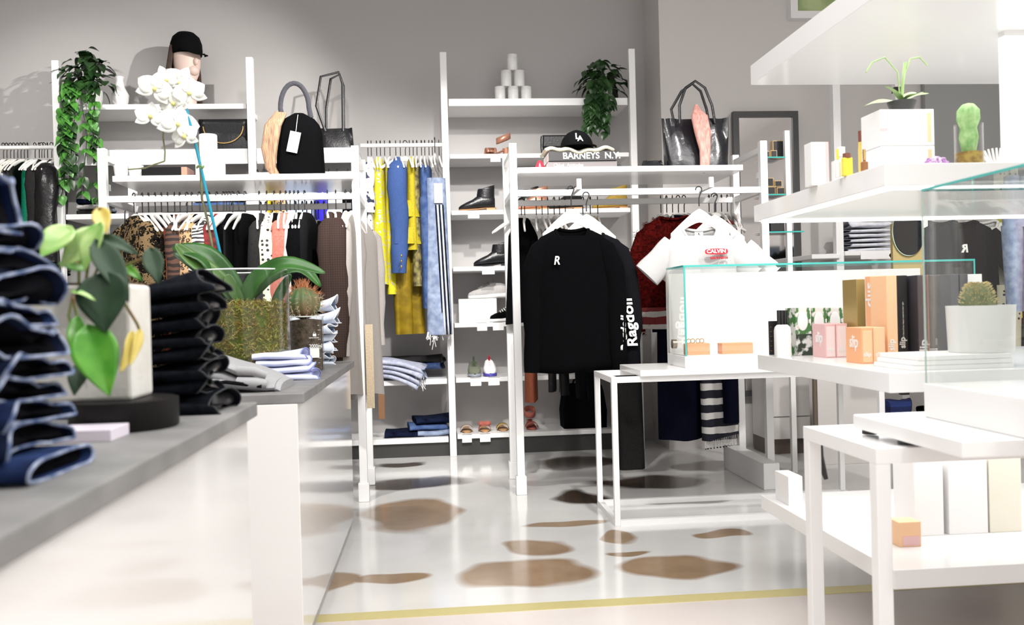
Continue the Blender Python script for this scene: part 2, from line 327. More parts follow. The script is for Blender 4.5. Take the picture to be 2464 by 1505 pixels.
# ================================================================ hangers and garments
def hanger_proto():
    t = T('clothes_hanger', 'x', 'hanger', (0, 0, -20))
    pts = [(.018*sin(a), 0, -.018+.018*cos(a)) for a in [-2.0+i*.4 for i in range(10)]]
    pts = pts[::-1][:9]; pts = [(.016*cos(a), 0, -.014+.016*sin(a)) for a in [PI*1.05-i*.42 for i in range(10)]] + [(.004, 0, -.045), (0, 0, -.06), (0, 0, -.10)]
    MB().tube(pts, .0032, 6).build('hook', BLK, t)
    mb = MB()
    for s in (-1, 1):
        rings = []
        for i in range(10):
            u = i/9; x = s*(.0+.215*u); z = -.105-.012*u-.085*u**1.7; hgt = lerp(.034, .022, u); dp = lerp(.016, .011, u); y = -.02*u*u
            if u > .98: hgt *= .6
            rings.append([(x, y+dp*.5*cos(2*PI*k/10), z-hgt*.5+hgt*.5*sin(2*PI*k/10)) for k in range(10)])
        mb.loft(rings)
    mb.build('shoulder_bar', HANG, t); return t
HP = hanger_proto(); hang_used = [False]
def facing_proto():
    t = T('clothes_hanger', 'x', 'hanger', (0, 0, -20)); hk = [c for c in HP.children if c.name.startswith('hook')][0].copy(); COL.objects.link(hk); hk.parent = t; mb = MB()
    for s in (-1, 1):
        rings = []
        for i in range(12):
            u = i/11; x = s*.15*u; z = -.105-.165*(u*.81)**1.12-.006*(1-u)**6; hgt = lerp(.074, .04, min(1, u*1.3)); dp = .022
            if u > .98: hgt *= .6
            rings.append([(x, dp*.5*cos(2*PI*k/10), z-hgt*.5+hgt*.5*sin(2*PI*k/10)) for k in range(10)])
        mb.loft(rings)
    mb.build('shoulder_bar', HANG, t); return t
FPH = facing_proto()
def put_facing(loc, rz, label):
    h = dup(FPH, loc, rz, label); return h
def put_hanger(loc, rz, label, group, rot=None):
    if not hang_used[0]:
        hang_used[0] = True; HP.location = loc; HP.rotation_euler = rot or (0, 0, rz); HP['label'] = label; HP['group'] = group; return HP
    h = dup(HP, loc, rz, label, group, rot)
    if not group and 'group' in h: del h['group']
    return h
def ring_row(w, th, z, amp, ph, n=30, k1=38, k2=17, sq=.75, yo=0):
    r = []
    for j in range(n):
        a = 2*PI*j/n; cx = cos(a); sy = sin(a); x = w*math.copysign(abs(cx)**sq, cx)
        y = th*math.copysign(abs(sy)**.9, sy)+yo+amp*(sin(k1*x+ph+z*2)+.7*sin(k2*x+ph*1.7-z*3))
        r.append((x, y, z))
    return r
def top_mb(wsh=.2, L=.65, th=.035, slv=.55, neck=.07, flare=.05, fold=.007, seed=0, hemw=.012, slr=.052, slout=.03, y0=-.012, nrow=16, waist=0.):
    q = random.Random(seed); ph = q.uniform(0, 6); mb = MB(); rings = []; sls = []
    prof = [(0, neck*.9, .35), (.012, neck+.01, .5)]
    for i in range(1, 5): u = i/4; prof.append((.012+.095*u**1.3, lerp(neck, wsh, u), .55+.25*u))
    for i in range(1, nrow+1): u = i/nrow; prof.append((.107+(L-.107)*u, wsh*(1+flare*u-waist*sin(PI*min(1, u*1.1))), .8+.3*u))
    for z, w_, t_ in prof:
        s = z/L; rr = ring_row(w_, th*t_, -z-.118, fold*s, ph, yo=y0)
        if z > L*.93: rr = [(x, y, zz+hemw*sin(x*14+ph)) for x, y, zz in rr]
        rings.append(rr)
    mb.loft(rings, True, False)
    if slv:
        for s in (-1, 1):
            pts = []; rs = []
            for i in range(11):
                u = i/10
                if i == 0: pts.append((s*wsh*.70, y0, -.118-.062)); rs.append(slr*.62)
                elif i == 1: pts.append((s*wsh*.86, y0, -.118-.088)); rs.append(slr*.9)
                else: pts.append((s*(wsh*.9+slout*(1-(1-u)**2)+.004*sin(u*9+ph)), y0+.006*sin(u*7+ph*s), -.118-.085-slv*u)); rs.append(lerp(slr, slr*.72, u)*(1+.06*sin(u*19+ph)))
            sls.append(MB().tube(pts, rs, 12, sq=(.9, .62)))
    return mb, sls
def pants_mb(w_=.19, L=.95, th=.022, seed=0, legs=True, fold=.006, taper=.25):
    q = random.Random(seed); ph = q.uniform(0, 6); mb = MB()
    if not legs:
        mb.loft([ring_row(w_*(1-taper*.2*u), th*(.8+.5*u), -.19-L*u, fold*u, ph) for u in [i/14 for i in range(15)]], True, False)
    else:
        mb.loft([ring_row(w_, th, -.19-L*u, fold*u, ph) for u in (0, .08, .16, .24)], True, True)
        for s in (-1, 1):
            mb.loft([[(x+s*w_*.5, y, z) for x, y, z in ring_row(w_*.5*(1-taper*u), th*(1-.2*u), -.19-L*(.22+.78*u), fold*u, ph+s, k1=50)] for u in [i/12 for i in range(13)]], True, False)
    return mb
def garment(kind, name, mat, label, cat, loc, rz, group=None, mats=None, **k):
    t = T(name, label, cat, loc, rz, group)
    if kind == 'top':
        b, s = top_mb(**k); b.build('body', mat, t)
        for sl in s: sl.build('sleeve', mat, t)
    else: pants_mb(**k).build('body', mat, t)
    return t
def fab(n, c, c2=None, **k):
    k.setdefault('rough', .85); k.setdefault('scale', 120); k.setdefault('sheen', .0); k.setdefault('spec', .2)
    return M(n, c, col2=c2 or tuple(x*.8 for x in c), **k)
BK = fab('black_cotton', (.0028, .0028, .0034), (.0015, .0015, .002), spec=.06, rough=1); BK2 = fab('black_satin', (.004, .004, .0045), rough=.5, spec=.2); CH = fab('charcoal_wool', (.028, .027, .027), (.014, .014, .014), scale=300, spec=.08)
NAVY = fab('navy_cloth', (.003, .004, .013), spec=.06); LEO = M('leopard_print', (.48, .30, .15), .8, col2=(.03, .018, .012), fn=fleo(42, .18, .40)); FUR = M('leopard_fur', (.20, .135, .07), .95, spec=.05, col2=(.010, .008, .006), fn=fleo(26, .10, .55, 1.3), bump=.8, bscale=140)
RUST = fab('rust_velvet', (.22, .06, .03)); ZEB = M('brown_zigzag', (.10, .045, .028), .8, col2=(.018, .01, .008), fn=fstripe(2, .03, .5, .06)); ZEBW = M('black_white_scribble', (.65, .64, .62), .8, col2=(.02, .02, .02), fn=fstripe(2, .022, .45, .09))
REDP = M('red_black_print', (.25, .012, .012), .8, col2=(.01, .008, .008), scale=40); POLKA = M('cream_polka_dot', (.72, .68, .52), .8, col2=(.02, .02, .02), fn=fdots(40, .30))
PINK = fab('salmon_velvet', (.52, .17, .13), (.40, .11, .085)); GREYW = fab('grey_white_knit', (.56, .54, .53)); TWEED = fab('grey_tweed', (.20, .19, .18), (.09, .085, .08), scale=400)
PLAID = M('brown_plaid', (.034, .022, .019), .95, col2=(.058, .04, .034), fn=fplaid(.012), spec=.05); GREYC = fab('light_grey_wool', (.34, .315, .295), (.27, .25, .235), scale=350); TAN = fab('tan_cloth', (.58, .47, .33))
GREEN = fab('emerald_satin', (.006, .26, .145), (.005, .17, .09), rough=.5); YFLOR = M('yellow_floral', (.70, .62, .015), .8, col2=(.50, .50, .47), fn=fleo(34, .0, .36, .9)); YEL = fab('yellow_cotton', (.52, .42, .025)); MUST = fab('mustard_satin', (.28, .19, .010), (.17, .11, .006), rough=.5, scale=14)
BLUE = fab('blue_suiting', (.045, .09, .25), (.038, .075, .21)); DENL = fab('light_denim', (.17, .215, .34), (.31, .37, .50), scale=24, detail=6); DENM = fab('mid_denim', (.035, .07, .20), (.08, .13, .28), scale=25); LBLUE = fab('pale_blue_cotton', (.50, .60, .82)); RBLUE = fab('royal_blue_satin', (.03, .02, .45)); WHC = fab('white_cotton', (.82, .81, .80), (.72, .71, .72), scale=18)
NVW = M('navy_white_print', (.7, .7, .74), .8, col2=(.02, .025, .06), fn=fleo(14, 0, .33, .8)); RFUR = M('red_fur', (.07, .003, .002), .98, spec=.05, col2=(.018, .001, .001), scale=60, bump=.9, bscale=160); KNIT = M('red_grey_black_knit', (.12, .01, .01), .95, col2=(.35, .33, .31), fn=fstripe(2, .07, .4, .02)); STRP = M('black_white_stripe', (.72, .70, .68), .85, col2=(.008, .009, .02), fn=fstripe(2, .085, .55, .02))
OLIVE = M('olive_print', (.35, .30, .10), .8, col2=(.05, .04, .02), scale=25)
FRG = 'white hangers on the front rail of the crowded rack'; FRL = 'white wooden hanger with black hook on the front rail of the crowded rack'
def rail_item(px, Y, z, yaw, item, hg, hl, ref=480, hyaw=None):
    x = XX(px, ref, Y); q = PI/2+math.radians(yaw)
    put_hanger((x, Y, z+.03), q if hyaw is None else PI/2+math.radians(hyaw), hl, hg)
    if item:
        kind, name, mat, label, cat, k = item; return garment(kind, name, mat, label, cat, (x, Y, z+.03), q, **k)
tp = lambda **k: k
# front rail of the crowded rack; yaw>0 turns the near end towards the middle of the picture
front = [
 (322, 40, ('top', 'fur_coat', FUR, 'fluffy leopard fur coat hanging behind the heart leaf plant', 'coat', tp(L=.85, th=.075, slv=.5, slr=.085, fold=.012, seed=1, wsh=.2))),
 (342, 30, ('top', 'blouse', BK, 'black blouse hanging next to the leopard fur coat', 'blouse', tp(L=.7, slv=.3, seed=2, wsh=.18))),
 (357, 28, None), (373, 28, ('top', 'camisole', BK2, 'black satin camisole between the fur coat and the terracotta top', 'top', tp(L=.6, slv=0, seed=3, wsh=.15))),
 (388, 26, ('pants', 'velvet_trousers', RUST, 'terracotta velvet trousers hanging low beside the leopard fur coat', 'trousers', tp(L=.75, th=.03, seed=4, w_=.15))),
 (403, 22, ('top', 'top', BK, 'black top hanging before the brown zigzag dress', 'top', tp(L=.7, slv=0, seed=5, wsh=.16))),
 (420, 10, ('top', 'zigzag_dress', ZEB, 'brown zigzag patterned dress with long sleeves', 'dress', tp(L=.95, slv=.5, th=.04, seed=6))),
 (433, 4, None), (450, -10, None),
 (462, 2, ('top', 'leopard_blouse', LEO, 'leopard print blouse in the middle of the crowded rack', 'blouse', tp(L=.75, slv=.55, th=.04, seed=7))),
 (480, -18, ('top', 'top', BK, 'black top hanging just after the leopard print blouse', 'top', tp(L=.6, slv=0, seed=8, wsh=.16))),
 (492, -18, None), (503, -8, ('top', 'scribble_blouse', ZEBW, 'white blouse with black scribble lines beside the blue plant stake', 'blouse', tp(L=.62, slv=.35, seed=9))),
 (522, -6, ('top', 'print_blouse', REDP, 'dark red and black print blouse behind the orchid stem', 'blouse', tp(L=.72, slv=.5, seed=10))),
 (538, -14, None), (545, -14, None), (552, -16, None), (560, -20, ('top', 'top', BK, 'black sleeveless top right behind the blue plant stake', 'top', tp(L=.75, slv=0, seed=11, wsh=.17, th=.05))),
 (574, -12, ('pants', 'trousers', BK2, 'black satin trousers between black tops on the crowded rack', 'trousers', tp(L=.85, seed=12))),
 (590, -10, ('top', 'camisole', BK, 'black top with thin straps before the grey knit', 'top', tp(L=.7, slv=0, seed=13, wsh=.15, th=.05))),
 (624, 2, ('top', 'knit', CH, 'dark grey knit sweater beside the polka dot blouse', 'sweater', tp(L=.75, slv=.55, seed=14))),
 (642, 4, ('top', 'polka_dot_blouse', POLKA, 'cream blouse with black polka dots', 'blouse', tp(L=.75, slv=.5, th=.045, seed=15))),
 (660, -2, ('top', 'top', BK, 'black top between polka dot and salmon jackets', 'top', tp(L=.75, slv=0, seed=16, wsh=.17))),
 (675, 0, ('top', 'velvet_jacket', PINK, 'salmon velvet jacket next to the black top', 'jacket', tp(L=.68, slv=.55, seed=17))),
 (688, 0, ('top', 'velvet_jacket', PINK, 'second salmon velvet jacket, beside the pale knit', 'jacket', tp(L=.68, slv=.55, seed=18))),
 (698, 0, ('top', 'knit', GREYW, 'pale grey knit between salmon jackets and black jacket', 'sweater', tp(L=.85, slv=.55, seed=19))),
 (708, 0, None), (718, -2, ('top', 'jacket', BK, 'black jacket with round shoulder beside the pale knit', 'jacket', tp(L=.75, slv=.55, th=.05, seed=20, slr=.065))),
 (733, -6, ('top', 'jacket', fab('soft_black_wool', (.006, .006, .007), spec=.06), 'soft black jacket in front of the brown blazers', 'jacket', tp(L=.75, slv=.55, th=.05, seed=21, slr=.06))),
 (788, 4, ('top', 'blazer', PLAID, 'brown plaid blazer further from the rack post', 'blazer', tp(L=.78, slv=.62, th=.05, seed=22, slr=.068, wsh=.21))),
 (808, 2, ('top', 'blazer', PLAID, 'brown plaid blazer touching the light grey coat', 'blazer', tp(L=.82, slv=.66, th=.05, seed=23, slr=.072, wsh=.215))),
 (832, -6, ('top', 'coat', GREYC, 'light grey wool coat beside the brown plaid blazer', 'coat', tp(L=.95, slv=.66, th=.05, seed=24, slr=.06))),
 (846, -8, None)]
REARCOAT = ((0, 0, ('top', 'coat', GREYC, 'light grey wool coat reaching past the white rack post', 'coat', tp(L=1.0, slv=.64, th=.06, seed=25, slr=.065))),)
for px, yaw, it in front: rail_item(px, YF, ZR, yaw, it, FRG, FRL)
x = XX(893, 850, YF+.1); MB().box((x-.02, 0, -.42), (x+.02, .012, .02)).build('coat_belt', TAN, None, smooth=False)
bb = bpy.data.objects['coat_belt']; bb.location = (0, YF-.02, ZZ(893, 790, YF)); tag(bb, 'tan cloth belt hanging from the light grey coat', 'belt')
RRG = 'white hangers on the rear rail of the crowded rack'; RRL = 'white wooden hanger with black hook on the rear rail of the crowded rack'
rear = [(628, None), (640, ('top', 'top', WHC, 'white top on the rear rail of the crowded rack', 'top', tp(L=.5, slv=0, seed=31, wsh=.14))), (655, None), (676, None), (690, None), (712, ('top', 'blouse', BK2, 'black blouse on the rear rail behind salmon jackets', 'blouse', tp(L=.7, slv=.5, seed=32))), (728, None), (738, ('top', 'tweed_jacket', TWEED, 'grey tweed jacket on the rear rail before the blazers', 'jacket', tp(L=.75, slv=.55, seed=33, th=.045))), (750, None), (758, None), (766, ('top', 'jacket', CH, 'charcoal jacket on the rear rail of the crowded rack', 'jacket', tp(L=.75, slv=.55, seed=34))), (780, None),
 (300, ('top', 'shirt', BK, 'black shirt on the rear rail behind the leopard fur coat', 'shirt', tp(L=.7, slv=.5, seed=35))), (450, ('top', 'shirt', ZEB, 'brown zigzag shirt on the rear rail', 'shirt', tp(L=.8, slv=.5, seed=36))), (560, ('top', 'dress', BK2, 'long black dress on the rear rail', 'dress', tp(L=.95, slv=.5, seed=37, th=.05))), (590, ('top', 'dress', BK, 'matte black dress on the rear rail beside the long one', 'dress', tp(L=.95, slv=.5, seed=38, th=.05)))]
for px, it in rear: rail_item(px, YR, ZR, R.uniform(-6, 6), it, RRG, RRL, 505)
rail_item(860, YR, ZR, -22, REARCOAT[0][2], RRG, RRL, 505)
# far left wall rail
LG = 'hangers on the far left wall rail'; LL = 'white hanger with black hook on the far left wall rail'
for i, px in enumerate((8, 16, 25, 33, 42, 50, 58, 66, 84, 94, 100, 106, 114, 146, 124, 131)):
    it = {0: ('top', 'blouse', CH, 'dark grey blouse at the far end of the left wall rail', 'blouse', tp(L=.6, slv=.4, seed=41)), 2: ('top', 'shirt', BK, 'black shirt on the far left wall rail, left of the emerald dress', 'shirt', tp(L=.7, slv=.5, seed=42)), 3: ('top', 'blouse', POLKA, 'speckled cream blouse low behind the denim pile', 'blouse', tp(L=.95, slv=.3, seed=43)),
          5: ('top', 'shirt', BK2, 'black satin shirt touching the emerald dress', 'shirt', tp(L=.8, slv=.5, seed=44)), 7: ('top', 'dress', GREEN, 'emerald green dress hanging on the left wall rail', 'dress', tp(L=1.05, slv=0, th=.05, wsh=.17, seed=45, flare=.35)), 9: ('top', 'shirt', CH, 'charcoal shirt squeezed beside the emerald dress', 'shirt', tp(L=.7, slv=.5, seed=46)),
          12: ('top', 'leather_jacket', M('soft_black_leather', (.006, .005, .006), .33, bump=.6, bscale=22, spec=.35), 'black leather jacket beside the white shelf upright', 'jacket', tp(L=.75, slv=.6, th=.09, slr=.085, seed=47, fold=.012))}.get(i)
    rail_item(px, YB+.08, zr4, {12: 14, 7: 14, 9: 6}.get(i, -16 if i > 8 else -8), it, LG, LL, 350)
# wall rails of the middle bay
MG = 'hangers on the wall rail between the racks'; ML = 'white hanger with black hook on the wall rail between the two racks'
mid = {885: ('top', 'blouse', NVW, 'navy and white printed blouse beside the yellow floral dress', 'blouse', tp(L=.55, slv=.3, seed=51)), 906: ('top', 'floral_dress', YFLOR, 'yellow dress with small white flowers', 'dress', tp(L=.85, slv=0, th=.05, wsh=.17, seed=52)), 938: ('pants', 'yellow_skirt', YFLOR, 'yellow floral skirt hanging below the blue jacket', 'skirt', tp(L=.85, legs=False, th=.03, w_=.12, seed=53)),
 952: ('top', 'blazer', BLUE, 'blue blazer with gold sleeve buttons', 'blazer', tp(L=.6, slv=.70, th=.06, slr=.078, wsh=.2, seed=54, slout=-.01)), 985: ('top', 'ruffle_top', YEL, 'yellow tiered ruffle top beside the blue blazer', 'top', tp(L=.62, slv=0, th=.045, wsh=.15, seed=55)),
 975: ('pants', 'satin_trousers', MUST, 'mustard satin trousers hanging lowest of the yellow clothes', 'trousers', tp(L=1.12, th=.05, w_=.11, seed=56, taper=-.25, fold=.016)), 1003: ('pants', 'printed_skirt', OLIVE, 'olive printed skirt next to the striped jeans', 'skirt', tp(L=.8, legs=False, th=.03, w_=.13, seed=57)), 1022: ('pants', 'jeans', DENM, 'mid blue jeans hanging behind the striped pair', 'jeans', tp(L=.95, th=.04, seed=58, w_=.16))}
for px in (885, 893, 906, 915, 925, 938, 952, 963, 975, 985, 994, 1003, 1014, 1022, 1032, 1040, 1056): rail_item(px, YB, zr2, R.uniform(-8, 4) if px not in (985, 952, 975) else (-58 if px == 975 else 0), mid.get(px), MG, ML, 350)
# blazer cuff buttons (gold) and ruffles
bz = [o for o in bpy.data.objects if o.get('label') == 'blue blazer with gold sleeve buttons'][0]
for i in range(3):
    p = W(966, 616+13*i, YB-.275); one(MB().ell((0, 0, 0), (.011, .006, .011)), 'b', M('gold_metal', (.75, .52, .2), .25, metal=1), 'x', 'x'); o = bpy.data.objects['b']; o.name = 'button'; del o['label']; del o['category']; o.parent = bz; o.matrix_parent_inverse = Matrix(); o.location = Matrix.Rotation(-bz.rotation_euler.z, 4, 'Z') @ (p-bz.location)
rt = [o for o in bpy.data.objects if o.get('label') == 'yellow tiered ruffle top beside the blue blazer'][0]
for zc, w0 in ((-.42, .15), (-.6, .16)):
    MB().loft([ring_row(w0*(1+.12*u), .05+.02*u, zc-.11*u, .012*u, 1., k1=70) for u in (0, .25, .5, .75, 1)], False, False).build('ruffle', YEL, rt)
# striped jeans facing the aisle
def front_pants(loc, mat, w_, L, label, cat, name='jeans', seed=0, fold=.006, rz=0, th=.03, taper=.1): return garment('pants', name, mat, label, cat, loc, rz, w_=w_, L=L, th=th, seed=seed, fold=fold, taper=taper)
p = W(1046, 348, YB-.09)
sj = T('striped_jeans', 'light blue jeans with black and white side stripes and frayed hem', 'jeans', (p.x, YB-.12, p.z), .12)
zt, zb_ = ZZ(1046, 430, YB-.12)-p.z, ZZ(1046, 806, YB-.12)-p.z
MB().loft([ring_row(lerp(.065, .085, u), .045, lerp(zt, zb_, u), .004*u, .4, k1=60) for u in [i/16 for i in range(17)]], True, True).build('leg', DENL, sj)
for i in range(5):
    xs = -.015+.012*i; MB().grid(lambda u, v: (xs+.008*v+(u*.03), -.052-.004*sin(u*5), lerp(zt-.18, zb_, u)), 10, 1).build('side_stripe', WHC if i % 2 else BK, sj, solid=.002)
MB().box((-.02, -.06, zt-.17), (.036, -.055, zt-.04)).build('price_tag', PAPER, sj, smooth=False)
fr = MB()
for i in range(26):
    xx = R.uniform(-.085, -.02) if i < 14 else R.uniform(-.08, .08); ln = R.uniform(.01, .11 if i < 6 else .04); fr.tube([(xx, -.03, zb_+.02), (xx+R.uniform(-.01, .01), -.03, zb_-ln*.5), (xx+R.uniform(-.015, .015), -.03, zb_-ln)], .002, 4)
fr.build('fringe', WHC, sj)
put_hanger((p.x, YB-.1, zr2+.03), PI/2-.1, ML, MG)
# garments under the deep shelf
UG = 'hangers under the deep wall shelf'; UL = 'white hanger with black hook under the deep wall shelf'
for i, (px, m_, lab, cat) in enumerate(((620, WHC, 'white shirt first on the rail under the deep shelf', 'shirt'), (650, YEL, 'yellow blouse on the rail under the deep shelf', 'blouse'), (636, WHC, 'white shirt beside the yellow blouse under the deep shelf', 'shirt'), (668, MUST, 'ochre blouse next to the yellow one under the deep shelf', 'blouse'), (684, LEO, 'animal print blouse on the rail under the deep shelf', 'blouse'), (706, LBLUE, 'pale blue shirt beside the animal print blouse', 'shirt'), (728, LBLUE, 'pale blue shirt in the middle of the rail under the deep shelf', 'shirt'), (750, LBLUE, 'pale blue shirt before the royal blue dress', 'shirt'), (772, RBLUE, 'royal blue satin dress hanging under the deep shelf', 'dress'), (792, LBLUE, 'pale blue shirt just past the royal blue dress', 'shirt'), (812, WHC, 'white shirt just past the pale blue shirts', 'shirt'), (838, BK, 'black shirt last on the rail under the deep shelf', 'shirt'))):
    rail_item(px, YB, zr1, R.uniform(-8, 8), ('top', 'dress' if cat == 'dress' else cat, m_, lab, cat, tp(L=1.0 if cat == 'dress' else .75, slv=.5, seed=60+i, th=.05)), UG, UL, 440)
# ---------------------------------------------------------------- showcase rack: sweatshirt, tee and what hangs behind
def knit_top(loc, mat, label, name, cat, px_scale, rz=0., L=.72, wsh=.235, slv=.62, seed=1, short=False, neckw=.085, th=.045):
    """front-facing top with real neck opening: body shell, collar ring, sleeves"""
    t = T(name, label, cat, loc, rz); q = random.Random(seed); ph = q.uniform(0, 6); rings = []
    prof = [(.0, neckw*1.0, .55), (.025, neckw*1.22, .7), (.06, lerp(neckw*1.22, wsh, .55), .8), (.105, wsh*.97, .92)]+[(.105+(L-.105)*i/14, wsh*(1-.015*sin(PI*i/14)), 1.0) for i in range(1, 15)]
    for z, w_, t_ in prof:
        row = []; nn = 44
        for j in range(nn):
            a = 2*PI*j/nn; cx, sy = cos(a), sin(a); x = w_*math.copysign(abs(cx)**.8, cx); s = z/L
            y = th*t_*sy+(.010*s if not short else .006+.012*s)*(sin(20*x+ph)+.6*sin(43*x-ph+z*9))*(1 if z > .03 else 0); zz = -z
            if z < .03:
                k = max(0, 1-(x/neckw/1.3)**2); zz -= k*(.0675-.0375*max(-1, min(1, sy*1.6)))*(1 if z == 0 else .93)
            if z > L*.95: zz += .008*sin(x*12+ph)
            row.append((x, y, zz))
        rings.append(row)
    MB().loft(rings, False, False).build('body', mat, t, solid=.004)
    top = rings[0]; MB().tube([Vector(p)*1.0 for p in top], .0085, 8, closed=True).build('collar', mat, t)
    for s in (-1, 1):
        pts = []; rs = []; n = 12
        for i in range(n+1):
            u = i/n
            if short: pts.append((s*(wsh*.74+.145*u), -.004, -.105-.150*u)); rs.append(lerp(.072, .078, u)*(1+.03*sin(9*u)))
            elif i == 0: pts.append((s*wsh*.62, -.004, -.082)); rs.append(.04)
            elif i == 1: pts.append((s*wsh*.82, -.006, -.125)); rs.append(.058)
            else: pts.append((s*(wsh*.92+.032*sin(min(1, u*1.6)*PI/2)+.006*sin(u*8+ph)), -.01-.012*u, -.125-(slv+.03)*u)); rs.append(lerp(.068, .047, u)*(1+.05*sin(u*17+ph)))
        MB().tube(pts, rs, 16, sq=(.62, .85) if not short else (.42, .95)).build('sleeve', mat, t)
    return t
def s_at(px, py, Y): return W(px, py, Y)
BKS = fab('black_sweatshirt_jersey', (.0022, .0022, .0028), (.0015, .0015, .002), spec=.06, rough=1); CHS = fab('washed_black_jersey', (.0075, .0075, .0095), (.005, .005, .0065), spec=.06, rough=1)
WP = M('white_print', (.85, .85, .83), .6); FOIL = M('red_print', (.50, .01, .025), .5)
Ys = 4.50
c = W(1376, 541, Ys); hooktop = W(1380, 456, Ys)
SWF = 'black sweatshirts facing the aisle'
sw2 = knit_top((c.x+.10, Ys+.13, c.z-.015), CHS, 'washed black sweatshirt half hidden behind the front one, lettered sleeve showing', 'sweatshirt', 'sweatshirt', 0, rz=-.22, seed=5, slv=.58, L=.74, wsh=.205)
sw1 = knit_top((c.x, Ys, c.z), BKS, 'black crew neck sweatshirt with small white letter R facing the aisle', 'sweatshirt', 'sweatshirt', 0, seed=2, L=.745, wsh=.205, slv=.59)
text('R', .060, WP, sw1, FRONT(W(1332, 637, Ys-.072)), bold=.0011, shear=.2, sx=.85, world=True, depth=.004)
l = W(1376, 556, Ys-.03); MB().box((-.022+l.x, l.y+.06, l.z-.006), (l.x+.022, l.y+.062, l.z+.008)).build('neck_label', PAPER, sw1, smooth=False, world=True)
a = W(1534, 834, Ys+.015); b_ = W(1518, 712, Ys+.015); text('Ragdoll', .073, WP, sw2, Matrix.Translation((0, 0, 0)) @ frame(Matrix.Rotation(.22, 4, 'Z') @ (a-sw2.location), Matrix.Rotation(.22, 4, 'Z') @ (b_-a), Matrix.Rotation(.22, 4, 'Z') @ Vector((-1, 0, -.17))), bold=.002, shear=.15, sx=1.12, depth=.004, spacing=1.04)
a = W(1504, 846, Ys-.022); b_ = W(1504, 726, Ys-.022); text('Ragdoll', .058, WP, sw1, frame(a, b_-a, (-.62, -.78, 0)), bold=.002, shear=.15, sx=1.05, world=True, depth=.004)
FG = 'white hangers facing the aisle on the showcase rack'
ha = put_facing((c.x, Ys+.005, c.z+.195), 0, 'white hanger carrying the black sweatshirt with the letter R')
put_facing((c.x+.10, Ys+.135, c.z+.18), -.22, 'white hanger carrying the half hidden washed black sweatshirt')
Yt = 4.5; c = W(1684, 541, Yt)
TEE = fab('white_tee_jersey', (.50, .495, .49), (.46, .455, .455), scale=8)
tee2 = knit_top((c.x+.12, Yt+.12, c.z-.02), fab('ivory_tee_jersey', (.66, .65, .64), (.6, .59, .585), scale=8), 'white tee half hidden behind the one with the red print', 'tee_shirt', 'tee shirt', 0, rz=-.3, short=True, L=.42, wsh=.18, seed=9)
tee = knit_top((c.x, Yt, c.z), TEE, 'white tee with a small red chest print facing the aisle', 'tee_shirt', 'tee shirt', 0, rz=-.05, short=True, L=.42, wsh=.185, seed=8, neckw=.088)
p0, p1 = W(1698, 612, Yt-.07), W(1752, 600, Yt-.07); pw = (p1-p0).x; ph_ = .030
rr = []
for k in range(24):
    a = 2*PI*k/24; rr.append((pw/2+(pw/2-.014)*max(-1, min(1, 1.8*cos(a)))+.014*cos(a), ph_/2*sin(a)+ph_/2))
MB().prism(rr, FRONT(p0+Vector((0, 0, -.003))), .003).build('print_badge', FOIL, tee, smooth=False, world=True)
text('CALVIN', .026, WP, tee, FRONT(p0+Vector((.008, -.005, .005))), bold=.0008, world=True, depth=.001, sx=1.08)
text('KLEIN JEANS', .0165, FOIL, tee, frame(W(1752, 618, Yt-.072), (-1, 0, 0), (0, 0, -1)), bold=.0003, world=True, depth=.003, sx=.98)
l = W(1684, 562, Yt); MB().box((l.x-.022, Yt+.02, l.z-.012), (l.x+.022, Yt+.024, l.z+.016)).build('neck_label', PAPER, tee, smooth=False, world=True)
text('K', .022, BLK, tee, FRONT((l.x-.006, Yt+.0185, l.z-.008)), world=True)
put_facing((c.x, Yt+.005, c.z+.195), -.05, 'white hanger carrying the tee with the red print')
put_facing((c.x+.12, Yt+.125, c.z+.175), -.3, 'white hanger carrying the half hidden white tee')
for o in list(FPH.children)+[FPH]: bpy.data.objects.remove(o)
